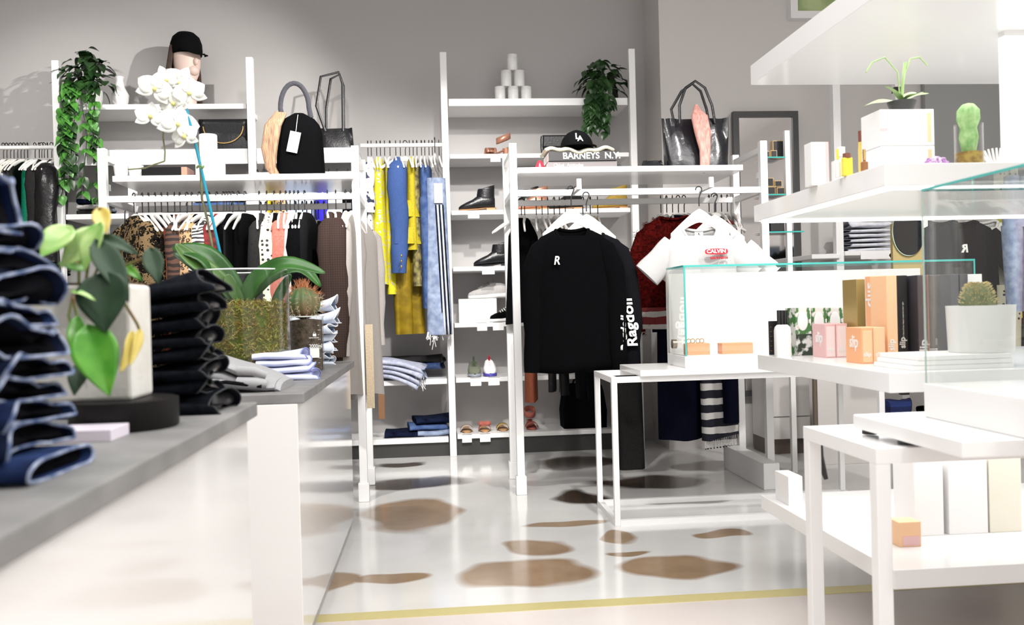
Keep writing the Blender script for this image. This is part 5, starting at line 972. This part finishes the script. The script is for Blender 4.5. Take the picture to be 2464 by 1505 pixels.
PKP = M('pale_pink_card', (.82, .52, .52), .55); PCH = M('peach_orange_card', (.90, .45, .23), .55); PCHL = M('light_peach_card', (.92, .58, .34), .55); GLDC = M('gold_card', (.50, .36, .13), .35, metal=.5); BLKC = M('black_card', (.012, .012, .013), .5)
LFT = lambda d, h0: frame((-.0006, d, h0), (0, -1, 0), (0, 0, 1))
for i, (x0, x1, yt_, yb_, m_, lab) in enumerate(((2074, 2102, 789, 873, PCH, 'peach cube box nearest the aisle, with white lettering on its side'), (2103, 2131, 788, 873, PCHL, 'peach cube box beside its lettered twin'), (1987, 2012, 780, 859, PKP, 'pale pink cube box with faint white lettering on its side'), (2013, 2040, 779, 859, PKP, 'pale pink cube box tucked against the tall peach cartons'))):
    t, w_, h = pbox('cube_box', lab, x0, x1, yt_, yb_, m_, Y=2.53 if i < 2 else 2.84, depth=.10)
    MB().box((.004, -.0012, .004), (w_-.004, 0, h-.008)).build('lid_panel', PCHL if m_ in (PCH, PCHL) else M('paler_pink_card', (.90, .76, .75), .55), t, smooth=False); text('slip', .018, WP, t, FRONT((.005, -.0016, .022)), bold=.0003)
    if i in (0, 2): text('slip', .050, WP, t, LFT(.075, h*.45), bold=.0008, sx=.8)
yb2 = 2.42
t, w_, h = pbox('tall_carton', 'gold carton behind the tall peach cartons', 2063, 2084, 672, 790, GLDC, Y=2.80, depth=.1)
t, w_, h = pbox('tall_carton', 'tall peach carton with large lettering on its side', 2110, 2134, 664, 862, PCH, Y=2.64, depth=.065); text('slip', .062, WP, t, frame((-.0006, .045, h*.93), (0, 0, -1), (0, -1, 0)), bold=.001, sx=.95); text('slip', .016, WP, t, frame((.017, -.0008, .02), (0, 0, 1), (-1, 0, 0)), bold=.0003)
t, w_, h = pbox('tall_carton', 'tall peach carton standing next to the black one', 2137, 2162, 663, 870, PCHL, Y=2.56, depth=.1); text('slip', .026, WP, t, frame((.020, -.0008, .035), (0, 0, 1), (-1, 0, 0)), bold=.0005)
t, w_, h = pbox('tall_carton', 'tall black carton with small white lettering', 2163, 2187, 663, 860, BLKC, Y=2.66, depth=.1); text('slip', .026, WP, t, frame((.021, -.0008, .035), (0, 0, 1), (-1, 0, 0)), bold=.0005); text("it's like an 8 hour beauty treatment every night", .0058, WP, t, frame((.018, -.0008, .068), (0, 0, 1), (-1, 0, 0)), sx=1.0)
t, w_, h = pbox('tall_carton', 'tall white carton between the two dark cartons', 2188, 2210, 663, 852, PAPER, Y=2.72, depth=.1)
t, w_, h = pbox('tall_carton', 'tall dark glossy carton with vertical lettering', 2211, 2237, 662, 848, M('dark_glossy_card', (.06, .06, .075), .12), Y=2.62, depth=.1); text('slip', .036, WP, t, frame((.027, -.0008, .01), (0, 0, 1), (-1, 0, 0)), bold=.0008, sx=1.1); MB().box((w_-.003, -.001, 0), (w_, 0, h)).build('edge_band', M('coral_edge', (.8, .25, .15), .5), t, smooth=False)
for i, (x0, x1) in enumerate(((2239, 2252), (2254, 2268))): pbox('tall_carton', ['clear plastic carton next to the dark glossy one', 'clear plastic carton nearest the white cactus pot'][i], x0, x1, 662, 846, thin_glass('clear_plastic%d' % i, (.9, .9, .9)), Y=2.44, depth=.06)
for i, x0 in enumerate((2290, 2312)): pbox('tall_carton', ['charcoal carton standing behind the cactus pot', 'charcoal carton behind the cactus pot, beside its twin'][i], x0, x0+20, 660, 800, M('charcoal_card', (.07, .07, .08), .4), Y=2.62, depth=.08)
pbox('tall_carton', 'white carton standing right behind the pot cactus', 2330, 2366, 660, 800, PAPER, Y=2.64, depth=.06)
# patterned cartons (leaf print)
LEAFP = M('leaf_print_card', (.80, .79, .75), .45, col2=(.07, .20, .06), scale=28, detail=2, thr=(.48, .53)); PRT = M('dark_botanical_print', (.70, .72, .68), .45, col2=(.03, .05, .03), scale=34, detail=3, thr=(.44, .52))
for i, (x0, x1) in enumerate(((1916, 1954), (1956, 1992), (1994, 2032), (2034, 2062))):
    t, w_, h = pbox('printed_carton', ['leaf printed carton nearest the white bottle', 'second leaf printed carton from the white bottle', 'third leaf printed carton from the white bottle', 'leaf printed carton nearest the gold carton'][i], x0, x1, 741, 846, LEAFP, Y=3.0, depth=.09)
    MB().box((.0, -.0012, 0), (w_, 0, h*.45)).build('lower_print', PRT, t, smooth=False); MB().ell((0, 0, 0), (w_*.33, .0012, h*.2), 20, 10).xf(Matrix.Translation((w_*.45, -.0006, h*.72))).build('pale_oval', PAPER, t)
p = W(1884, 850, 2.97); bt_ = T('lotion_bottle', 'white rounded lotion bottle with black cap', 'bottle', (p.x, p.y, zm)); hb_ = ZZ(1884, 782, p.y)-zm; wb = 20/F*p.y
MB().loft([[(x*wb*s_, y*.018*s_, z_) for x, y in [(math.copysign(abs(cos(a))**.5, cos(a)), math.copysign(abs(sin(a))**.6, sin(a))) for a in [2*PI*k/24 for k in range(24)]]] for z_, s_ in ((0, .95), (.004, 1), (hb_*.82, 1), (hb_*.93, .9), (hb_, .62))]).build('bottle', WPLAS, bt_)
tp_ = T('lipstick_row', 'x', 'x'); bpy.data.objects.remove(tp_)
for i, px in enumerate((1876, 1884, 1892)): q_ = W(px, 846, 3.06); one(MB().lathe([(.0068, 0), (.0068, ZZ(px, 747, 3.06)-zm-.002), (.006, ZZ(px, 747, 3.06)-zm)], (q_.x, 3.06, zm), 16), 'mascara_tube', BLKC, ['black tube behind the white lotion bottle, nearest the aisle end', 'black tube in the middle of three behind the lotion bottle', 'black tube closest to the leaf printed cartons'][i], 'tube')
t, w_, h = pbox('palette', 'slim black palette with gold lines leaning at the shelf end', 1853, 1872, 773, 846, BLKC, Y=3.09, depth=.012)
for i in range(6): MB().box((.002, -.001, h*(.12+.14*i)), (w_-.002, 0, h*(.12+.14*i)+.0012)).build('gold_line', GOLD, t, smooth=False)
# white pot with cactus on white catalogues
p = WZ(2358, 885, zm); PY = 2.34; pz0 = ZZ(2358, 850, PY-.06)
for i in range(3):
    a, b = XX(2192+8*i, 870, PY-.1), XX(2440-3*i, 870, PY-.1); hh = (pz0-zm)/3; one(MB().box((a, PY-.10, zm+hh*i), (b, PY+.10, zm+hh*(i+1)-.0006)), 'catalogue', PAPER, ['white catalogue at the bottom under the cactus pot', 'white catalogue in the middle under the cactus pot', 'white catalogue on top, directly under the cactus pot'][i], 'book', bevel=.0012)
pr = 80/F*PY; ppx = XX(2360, 800, PY); ph2 = ZZ(2360, 735, PY)-pz0
pc = T('plant_pot', 'wide white ceramic pot on a stack of catalogues', 'pot', (ppx, PY, pz0)); MB().lathe([(pr*.93, 0), (pr*.95, .004), (pr, ph2), (pr*.94, ph2), (pr*.93, ph2-.012), (0, ph2-.012)], n=48).build('pot', POTW, pc)
k2 = T('round_cactus', 'ribbed cactus with yellow woolly top in the wide white pot', 'cactus', (ppx-.006, PY, pz0+ph2-.014)); kh = ZZ(2350, 682, PY)-pz0-ph2+.014; kr = 44/F*PY
MB().lathe([(kr*.98, 0), (kr, kh*.12), (kr*.9, kh*.5), (kr*.74, kh*.8), (kr*.5, kh*.96), (0, kh)], n=96, fn=lambda a, r: r*(1-.09*abs(sin(a*9)))).build('body', M('olive_cactus', (.13, .17, .07), .7, col2=(.24, .26, .12), scale=30), k2)
wl = MB(); q = random.Random(6)
for i in range(420):
    u = q.random()**.8; a = q.uniform(0, 2*PI); z_ = kh*(1-.75*u*u); r = kr*(.3+.68*u); p = Vector((r*cos(a), r*sin(a), z_)); d = Vector((cos(a), sin(a), .6)).normalized()*q.uniform(.004, .010); wl.tube([p, p+d], [.0022 if u < .6 else .0012, .0006], 4, cap=False)
wl.build('woolly_spines', M('yellow_wool', (.72, .60, .32), .9), k2)['kind'] = 'stuff'
# ---------------------------------------------------------------- cosmetics on the upper shelf
zu_ = Zs['up'][0]
def bottle(px, Y, h, r, liq, capm, label, neck=.4, caph=.03, name='perfume_bottle', square=False):
    p = W(px, 400, Y); t = T(name, label, 'bottle', (p.x, Y, zu_)); sh = [(r*.96, 0), (r, .004), (r, h*.86), (r*neck, h*.92), (r*neck, h)]
    if square: MB().box((-r, -r*.6, 0), (r, r*.6, h)).build('bottle', liq, t, bevel=.003)
    else: MB().lathe(sh, n=24).build('bottle', liq, t)
    MB().cyl((0, 0, h), r*max(neck, .45), caph, 20).build('cap', capm, t); return t
GAM = M('amber_glass', (.30, .13, .05), .15); YLQ = M('yellow_perfume', (.88, .72, .06), .15); OLQ = M('golden_oil', (.78, .62, .18), .15); BRC = M('brown_cap', (.22, .08, .05), .4)
bottle(2038, 2.42, .052, .014, YLQ, BRC, 'square yellow perfume bottle with brown cap', square=True, caph=.012, neck=.8); bottle(2016, 2.44, .05, .008, WPLAS, M('yellow_cap', (.9, .75, .05), .4), 'slim white bottle with yellow cap')
bottle(2080, 2.42, .045, .010, GAM, GOLD, 'small amber bottle with gold cap'); bottle(2075, 2.72, .15, .012, OLQ, BRC, 'tall golden oil bottle with brown pump, nearer the aisle', neck=.9, caph=.035); bottle(2104, 2.70, .155, .010, OLQ, M('dark_cap', (.08, .04, .04), .4), 'tall golden oil bottle with dark cap beside the big white carton', neck=.9, caph=.035)
bottle(2024, 2.75, .11, .030, WPLAS, WPLAS, 'white conical bottle behind the yellow perfume', neck=.3)
p = W(1966, 440, 2.62); t = T('carton', 'tall white carton with pink edge at the end of the upper shelf', 'box', (p.x, 2.62, zu_)); MB().box((-.025, -.02, 0), (.02, .03, .13)).build('carton', PAPER, t, bevel=.001); MB().box((.02, -.02, 0), (.03, .03, .13)).build('pink_edge', PKP, t, bevel=.001)
p = W(2120, 385, 2.56); b = W(2250, 385, 2.56); hcx = ZZ(2180, 262, 2.56)-zu_
for i in range(2):
    t = T('carton', ['large white carton standing on another under the shelf orchid', 'large white carton with pink edge carrying the upper one'][1-i], 'box', (p.x, 2.56, zu_+i*hcx/2)); MB().box((0, 0, 0), (b.x-p.x, .12, hcx/2-.001)).build('carton', PAPER, t, bevel=.002); MB().box((b.x-p.x-.022, -.001, .01), (b.x-p.x-.01, 0, hcx/2-.012)).build('pink_band', PCHL, t, smooth=False)
    MB().box((.0, -.0008, hcx*.2), (.022, 0, hcx*.24)).build('pink_mark', PKP, t, smooth=False)
# amethyst
p = W(2250, 386, 2.46); ge = T('amethyst_geode', 'purple and white amethyst geode beside the white cartons', 'geode', (p.x, 2.46, zu_)); q = random.Random(5)
rk = MB(); rk.loft([[(.052*rr*(1+.15*sin(3*a+z_*40))*cos(a), .03*rr*(1+.12*sin(5*a))*sin(a), z_) for a in [2*PI*k/18 for k in range(18)]] for z_, rr in ((0, .95), (.015, 1), (.035, .85), (.052, .5), (.060, .1))]); rk.build('rock', M('pale_crystal', (.72, .62, .78), .3, col2=(.30, .08, .35), scale=30, bump=.6), ge)
cr_ = MB()
for i in range(60):
    a = q.uniform(PI, 2*PI); u = q.uniform(.1, .9); b0 = Vector((.05*(1-u*.6)*cos(a), .03*(1-u*.5)*sin(a), .055*u)); d = Vector((cos(a)*.4, -1, .6)).normalized()*q.uniform(.006, .013); cr_.tube([b0, b0+d*.7, b0+d], [.004, .0035, .0004], 6)
cr_.build('crystals', M('amethyst_crystal', (.35, .12, .42), .15, col2=(.75, .60, .82), scale=40), ge, smooth=False)
# jar cactus
p = W(2332, 380, 2.44); jc = T('glass_beaker', 'glass beaker of brown soil with the bright green cactus', 'beaker', (p.x, 2.44, zu_)); jh = ZZ(2332, 300, 2.44)-zu_; jr = 34/F*2.44
MB().lathe([(jr, 0), (jr, jh)], n=32, cap0=False, cap1=False).build('glass', MATS['vase_glass'], jc); MB().lathe([(jr*.95, .002), (jr*.95, jh*.45), (0, jh*.46)], n=32).build('soil', M('brown_soil', (.20, .12, .03), .9, col2=(.36, .26, .06), scale=70), jc)
kc2 = T('columnar_cactus', 'bright green rounded cactus rising from the soil beaker', 'cactus', (p.x, 2.44, zu_+jh*.45)); k_h = ZZ(2332, 248, 2.44)-zu_-jh*.45; MB().lathe([(.018, 0), (.026, k_h*.3), (.022, k_h*.5), (.031, k_h*.66), (.030, k_h*.85), (.016, k_h*.97), (0, k_h)], n=60, fn=lambda a, r: r*(1-.09*abs(sin(a*6)))).build('body', M('fresh_cactus_green', (.16, .34, .10), .6, col2=(.36, .55, .24), scale=40), kc2)
p = W(2398, 378, 2.46); fan = T('coral_ornament', 'white fan shaped coral beside the soil beaker', 'ornament', (p.x, 2.46, zu_)); cf = MB()
for i in range(9): a = -.6+.15*i; cf.tube([(0, 0, .012), (.05*sin(a), .004*sin(i), .05*cos(a)), (.085*sin(a), 0, .082*cos(a))], [.004, .004, .003], 6)
cf.build('fan', WPLAS, fan); MB().box((-.028, -.015, 0), (.03, .015, .014)).build('stand', M('light_wood', (.55, .38, .2), .5), fan, bevel=.003)
# shelf orchid, no flowers
p = W(2170, 262, 2.6); so = T('shelf_orchid', 'leafy orchid in a dark pot on the white cartons', 'plant', (p.x, 2.60, zu_+hcx)); MB().lathe([(.032, 0), (.042, .03), (.038, .03), (0, .028)], n=24).build('pot', M('charcoal_pot', (.05, .05, .05), .5), so)
PG = M('pale_green_leaf', (.34, .48, .20), .4, col2=(.22, .36, .12), scale=12)
sol = MB()
for d, L in (((-1, -.2, .1), .13), ((-.6, -.5, .5), .10), ((.9, -.3, .5), .08), ((.3, -1, .4), .08), ((.7, .4, .6), .1)): leaf(sol, (0, 0, .03), d, (0, -.4, 1), L, .016, .25, .2, heart=False)
sol.build('leaves', PG, so); MB().tube([(0, 0, .03), (.004, 0, .08), (.014, 0, .15)], .005, 8).tube([(-.005, 0, .03), (-.01, 0, .12), (-.05, 0, .165), (-.09, 0, .15), (-.11, 0, .12)], .0025, 6).tube([(.014, 0, .12), (.03, 0, .16), (.06, 0, .165), (.085, 0, .14)], .0025, 6).build('stems', PG, so)
p = W(2446, 206, 2.9); one(MB().ell((p.x, 2.9, zu_+.23), (.05, .05, .03)), 'x', BLKC, 'x', 'x'); bpy.data.objects.remove(bpy.data.objects['x'])
# ================================================================ near tables and tall glass case
zA = 1-.34; xA = .98; ya0, ya1 = xA*F/1093, xA*F/906
ta = T('frame_table', 'white steel frame table closest to the viewer, in front of the lit shelves', 'table', (1.6, (ya0+ya1)/2, 0)); tq = .034; xB = 3.35
for x in (xA+tq/2, xB):
    for y in (ya0+tq/2, ya1-tq/2): MB().box((x-tq/2, y-tq/2, 0), (x+tq/2, y+tq/2, zA-tq)).build('leg', WMET, ta, bevel=.002, world=True)
MB().box((xA, ya0, zA-tq), (xB+tq/2, ya0+tq, zA)).box((xA, ya1-tq, zA-tq), (xB+tq/2, ya1, zA)).box((xA, ya0+tq, zA-tq), (xA+tq, ya1-tq, zA)).build('top_frame', WMET, ta, smooth=False, world=True)
MB().box((xA+tq, ya0+tq, zA-.014), (xB, ya1-tq, zA-.003)).build('table_top', WHITE, ta, smooth=False, world=True)
a = W(2315, 1063, 1.71); zB = a.z; yb0, yb1 = 1.71, a.x*F/1035
tray = T('tray_slab', 'thick white slab on dark pads lying on the nearest frame table', 'slab', (a.x+.5, 1.9, zA)); MB().box((a.x, yb0, zA+.012), (2.1, yb1, zB)).build('slab', WHITE, tray, bevel=.003, world=True)
for x, y in ((a.x+.03, ya0+.05), (a.x+.03, yb1-.03), (1.9, ya0+.05), (1.9, yb1-.03)): MB().cyl((x, y, zA), .02, .013, 16).build('pad', BLK, tray, world=True)
xG = 1.186; yG = xG*F/1228; zg0 = 1-.177*xG; zg1 = 1+.2155*xG
cs = T('glass_case', 'tall glass display case with teal edges on a white block, close to the viewer', 'display case', (1.55, 1.8, zB)); MB().box((xG-.004, 1.2, zB), (2.0, yG+.004, zg0)).build('base', WHITE, cs, bevel=.003, world=True)
g2 = .006
pane(cs, (xG, yG-g2, zg0), (2.0, yG, zg1)); pane(cs, (xG, 1.2, zg0), (xG+g2, yG-g2, zg1)); pane(cs, (xG, 1.2, zg1), (2.0, yG, zg1+g2))
ed = MB(); ed.box((xG-.001, 1.2, zg1), (xG, yG, zg1+g2)).box((xG, yG, zg1), (2.0, yG+.001, zg1+g2)); ed.build('polished_edges', GEDGE, cs, smooth=False, world=True)
MB().box((xG-.0015, yG-g2, zg0), (xG+.0, yG, zg1)).build('corner_edge', M('pale_green_edge', (.42, .52, .47), .15), cs, smooth=False, world=True)
p = WZ(2440, 930, zg0); brc = MB()
for i in range(14): a_ = 2*PI*i/14; brc.ell((p.x+.045*cos(a_)*.9, 1.72+.03*sin(a_), zg0+.008), (.011, .009, .008), 8, 6)
one(brc, 'bracelet', M('pearl_and_gold', (.7, .66, .6), .25, col2=(.6, .45, .2), scale=60), 'pearl and gold bracelet lying on the white block of the tall glass case', 'bracelet')
# stool / boxes on the lowest product shelf
zl = Zs['low'][0]
for i, (px, w_, h, m_, lab) in enumerate(((1915, .05, .10, POTW, 'white box at the aisle end of the lowest product shelf'), (2235, .09, .24, PAPER, 'white carton behind the near table leg on the lowest product shelf'), (2330, .12, .22, PAPER, 'wide white carton in the middle of the lowest product shelf'), (2420, .1, .26, M('cream_card', (.80, .77, .66), .6), 'cream carton on the lowest product shelf beneath the slab'))):
    Yb = 2.95 if i == 0 else 2.5; p = W(px, 1200, Yb); t = T('carton', lab, 'box', (p.x, Yb, zl)); MB().box((-w_/2, 0, 0), (w_/2, .12, h)).build('carton', m_, t, bevel=.002)
p = W(2172, 1290, 2.4); t = T('carton', 'small peach and pink box behind the near table leg', 'box', (p.x, 2.4, zl)); MB().box((-.01, 0, 0), (.055, .06, .07)).build('carton', PCHL, t, bevel=.002); MB().box((.0, -.001, .004), (.05, 0, .03)).build('pink_panel', PKP, t, smooth=False)
p = W(1988, 1100, ya1); one(MB().tube([(xA+.05, ya1+.02, zA-.03), (xA+.055, ya1+.03, zA-.09), (xA+.07, ya1+.02, zA-.15)], [.012, .014, .006], 8), 'cable', BLK, 'black cable hanging under the rear corner of the nearest frame table', 'cable')
# ================================================================ back right: mirror, jewellery shelf, drawers, folded whites
DK = M('dark_frame', (.05, .048, .05), .45); MIR = M('mirror_glass', (.8, .79, .79), .06, metal=1)
ym = 5.93; a = W(1764, 268, ym); b = W(1936, 905, ym); mr = T('wall_mirror', 'dark framed mirror leaning on the wall behind the jewellery shelf', 'mirror', ((a.x+b.x)/2, ym, .35))
fw = .04; zbm = .35
MB().box((a.x, ym, zbm), (a.x+fw, ym+.04, a.z)).box((b.x-fw, ym, zbm), (b.x, ym+.04, a.z)).box((a.x+fw, ym, a.z-fw), (b.x-fw, ym+.04, a.z)).box((a.x+fw, ym, zbm), (b.x-fw, ym+.04, zbm+fw)).build('frame', DK, mr, smooth=False, world=True)
MB().box((a.x+fw, ym+.015, zbm+fw), (b.x-fw, ym+.03, a.z-fw)).build('mirror_glass', MIR, mr, smooth=False, world=True)
yj = 5.0; a = W(1843, 330, yj); js = T('jewellery_shelf', 'white upright with small glass shelves holding gold edged boxes', 'shelving', (XX(1893, 600, yj), yj, 0)); xj1 = XX(1895, 600, yj); xj0 = XX(1846, 600, yj)
MB().box((xj1, yj, 0), (xj1+.03, yj+.03, 1.98)).build('upright', WMET, js, bevel=.002, world=True); SHJ = []
for py in (377, 467, 557): z_ = ZZ(1866, py, yj); SHJ.append(z_); MB().box((xj0, yj, z_-.008), (xj1+(.1 if py == 557 else 0), yj+.2, z_)).build('glass_shelf', GLASS, js, smooth=False, world=True); MB().box((xj0, yj-.002, z_-.008), (xj1+(.1 if py == 557 else 0), yj, z_)).build('shelf_edge', GEDGE, js, smooth=False, world=True)
GBX = M('gilt_wood', (.55, .38, .18), .4)
for i, (x0, x1, h, zi, dz, lab) in enumerate(((1862, 1890, .105, 0, 0, 'tall black box with gilt edge on the top glass shelf'), (1856, 1872, .04, 0, 0, 'small black box with gilt edge in front of the tall one'), (1846, 1854, .036, 0, 0, 'small black box at the end of the top glass shelf'), (1846, 1866, .045, 1, 0, 'low black gilt box on the middle glass shelf beside the rack post'), (1869, 1888, .04, 1, 0, 'low black gilt box on the middle glass shelf nearer the upright'), (1847, 1862, .05, 1, .046, 'black gilt box stacked at the post end of the middle glass shelf'), (1864, 1882, .036, 1, .044, 'black gilt box stacked nearer the upright on the middle glass shelf'), (1850, 1885, .08, 2, 0, 'navy patterned box on the lowest glass shelf'))):
    Yq = yj+.02+(.05 if i == 0 else 0); u0, u1 = XX(x0, 450, Yq), XX(x1, 450, Yq); t = T('trinket_box', lab, 'box', (u0, Yq, SHJ[zi]+dz)); w_ = u1-u0
    MB().box((0, 0, 0), (w_, .05, h)).build('case', GBX if i < 7 else NAVY, t, bevel=.001); MB().box((.004, -.0015, .004), (w_-.004, 0, h-.004)).build('front', BLKC, t, smooth=False)
hx = XX(1796, 600, 4.9)
# drawers under the mirror
yd = 5.6; a = W(1848, 906, yd); b = W(1951, 1085, yd); dw = T('drawer_cabinet', 'white drawer cabinet with dark plinth behind the glass case', 'cabinet', ((a.x+b.x)/2, yd, 0)); DWM = M('pale_grey_laminate', (.66, .63, .61), .4)
MB().box((a.x, yd+.01, .1), (b.x, 5.9, a.z)).build('body', DWM, dw, smooth=False, world=True); MB().box((a.x, yd+.04, 0), (b.x, 5.88, .1)).build('plinth', M('brown_plinth', (.12, .09, .075), .5), dw, smooth=False, world=True)
zz = [.1, (a.z+.1)*.5-.06, a.z]
for i in range(2): MB().box((a.x+.003, yd-.008, zz[i]+.004), (b.x-.003, yd+.01, zz[i+1]-.004)).build('drawer', DWM, dw, bevel=.002, world=True)
# white partition beside drawers
a = W(1966, 900, 5.2); b = W(2128, 900, 5.2); pn = T('side_panel', 'pale grey partition standing right of the white drawer cabinet', 'panel', ((a.x+b.x)/2, 5.2, 0)); MB().box((a.x, 5.2, 0), (b.x, 5.23, .82)).build('board', DWM, pn, bevel=.002, world=True); MB().tube([(a.x-.012, 5.21, 0), (a.x-.014, 5.21, .4), (a.x-.01, 5.21, .82)], .014, 8).build('edge_profile', M('olive_brown_edge', (.14, .11, .08), .5), pn, world=True)
# rear shelf with folded white jeans (seen between the product shelves)
yw = 5.6; rs = T('rear_shelving', 'white shelving against the wall with folded white jeans and slotted uprights', 'shelving', (XX(2080, 600, yw), yw, 0))
for px in (2022, 2172):
    x = XX(px, 600, yw); MB().box((x-.025, yw, 0), (x+.025, yw+.05, 2.6)).build('upright', WMET if px < 2100 else M('slotted_metal', (.84, .835, .83), .4, col2=(.02, .02, .02), fn=fstripe(2, .09, .4)), rs, bevel=.003, world=True)
for py, x0, x1 in ((604, 2030, 2160), (610, 1950, 2018), (1000, 2030, 2160)): z_ = ZZ(2080, py, yw); MB().box((XX(x0, 600, yw), yw-.02, z_-.03), (XX(x1, 600, yw), yw+.35, z_)).build('shelf', WMET, rs, bevel=.003, world=True)
zj = ZZ(2095, 604, yw); l = W(2072, 613, yw-.03); MB().box((l.x, yw-.026, zj-.055), (XX(2150, 613, yw), yw-.022, zj-.01)).build('shelf_label', PAPER, rs, smooth=False, world=True); 
WJ = fab('white_denim', (.74, .75, .79), (.60, .61, .68), scale=22)
for i in range(6): h_ = .030 if i < 5 else .052; folded_jean(.27, .24, h_*.72, WJ, M('slate_hem', (.3, .32, .38), .9), 210+i, 'white folded jeans, %s of the pile on the rear shelf' % ['bottom', 'second from the bottom', 'third from the bottom', 'third from the top', 'second from the top', 'topmost and loosely rolled'][i], (XX(2148, 600, yw), yw+.14, zj+.031*i), PI+R.uniform(-.05, .05), flare=.5 if i < 5 else 1.)
p = W(2186, 628, 4.7); rm = T('oval_mirror', 'dark oval table mirror on a kraft coloured stand behind the glass case', 'mirror', (p.x, 4.7, 0)); ez = ZZ(2188, 560, 4.7)
KR = M('kraft_card', (.42, .33, .14), .7); MB().box((-.085, .005, 1.0), (.085, .03, ez+.05)).build('stand', KR, rm, smooth=False)
MB().prism([(.088*cos(a), .125*sin(a)) for a in [2*PI*k/48 for k in range(48)]], frame((.0, 0, ez), (1, 0, .12), (-.12, 0, 1)), .008).build('glass', M('dark_mirror', (.01, .01, .01), .04, spec=.8), rm, smooth=False); MB().tube([Vector((.089*cos(a), -.004, ez+.127*sin(a))) for a in [2*PI*k/48 for k in range(48)]], .003, 6, closed=True).build('bevelled_rim', M('green_glass_rim', (.45, .6, .5), .1), rm)
# clothes on a rail behind the tall case; R tee models a mirror reflection
yz = 4.9; zrr = ZZ(2330, 478, yz); rl = T('clothing_rack', 'white rail far behind the tall glass case with tees and denim', 'clothing rack', (XX(2340, 600, yz), yz, 0)); xq0, xq1 = XX(2225, 600, yz), XX(2560, 600, yz)
MB().tube([(xq0, yz, zrr), (xq1, yz, zrr)], .013, 10).build('hanging_rail', WMET, rl, world=True)
for x in (xq0, xq1): MB().box((x-.015, yz-.015, 0), (x+.015, yz+.015, zrr+.02)).build('post', WMET, rl, bevel=.002, world=True)
kt = []
for i, (px, dY, m_, lab, nm, cat, L, wsh, short) in enumerate(((2268, .0, BKS, 'plain black tee at the near end of the rail behind the tall case', 'tee_shirt', 'tee shirt', .68, .17, True), (2318, -.12, CHS, 'charcoal tee with reversed white letter R, a modelled mirror reflection behind the tall case', 'tee_shirt', 'tee shirt', .66, .19, True), (2362, .0, GREYW, 'grey tee between the charcoal tee and the rose dress', 'tee_shirt', 'tee shirt', .58, .19, True), (2382, .1, fab('dusty_rose', (.36, .16, .15)), 'dusty rose top behind the grey tee', 'top', 'top', .8, .19, False))):
    c = W(px, 525, yz+dY); kt.append(knit_top((c.x, yz+dY, c.z), m_, lab, nm, cat, 0, rz=-.15*i if i > 1 else 0, short=short, L=L, wsh=wsh, seed=20+i))
c = W(2330, 607, yz-.185); text('R', .062, WP, kt[1], FRONT(c), bold=.002, world=True, mirror=True, depth=.004, shear=.1)
for px, m_, lab, cat, L, Yq in ((2412, YFLOR, 'yellow floral dress at the rail behind the tall case', 'dress', .6, yz), (2424, BK, 'black dress on the rail next to the hanging pale jeans', 'dress', .9, yz)): garment('top', 'dress', m_, lab, cat, (XX(px, 480, Yq), Yq, zrr+.03), PI/2-.2, L=L, slv=.4, wsh=.17, seed=px)
yq = 4.3; c = W(2452, 470, yq); garment('pants', 'jeans', DENL, 'pale blue ripped jeans hanging at the picture edge beyond the glass case', 'jeans', (c.x, yq, c.z+.16), .1, w_=.09, L=.56, th=.05, seed=301)
c = W(2440, 720, yq+.25); garment('pants', 'trousers', POLKA, 'speckled cream trousers below the pale ripped jeans', 'trousers', (c.x-.03, yq+.25, ZZ(2440, 690, yq+.25)+.2), .1, w_=.06, L=.5, th=.04, seed=302)
yq2 = 5.4; 
for i, (px, m_, lab) in enumerate(((2150, M('navy_knit', (.02, .03, .12), .9, col2=(.03, .06, .25), fn=fstripe(2, .06)), 'navy striped knits folded on the low rear shelf'), (2250, BK, 'black cloth bundle folded on the low rear shelf'))): folded_jean(.14, .2, .09 if i == 0 else .05, m_, HEMD, 310+i, lab, (XX(px, 990, yq2)-.07, yq2, ZZ(px, 998, yq2)), 0, cat='clothes', name='folded_garment', flare=.3)
lsh = T('low_shelf', 'low white shelf behind the product shelving carrying folded dark clothes', 'shelf', (XX(2200, 1000, yq2), yq2, 0)); zq2 = ZZ(2200, 998, yq2); MB().box((XX(2120, 990, yq2), yq2-.12, zq2-.03), (XX(2300, 990, yq2), yq2+.14, zq2)).build('board', WMET, lsh, bevel=.002, world=True); MB().box((XX(2130, 990, yq2), yq2-.1, 0), (XX(2290, 990, yq2), yq2+.12, zq2-.03)).build('body', WMET, lsh, smooth=False, world=True)
# grey board on the far wall and white post
a = W(2220, 165, 5.96); b = W(2412, 400, 5.96); one(MB().box((a.x, 5.94, b.z), (b.x, 5.98, a.z)), 'pin_board', M('grey_board', (.34, .345, .335), .8), 'large grey panel on the wall above the lit product shelf', 'panel', bevel=.003)
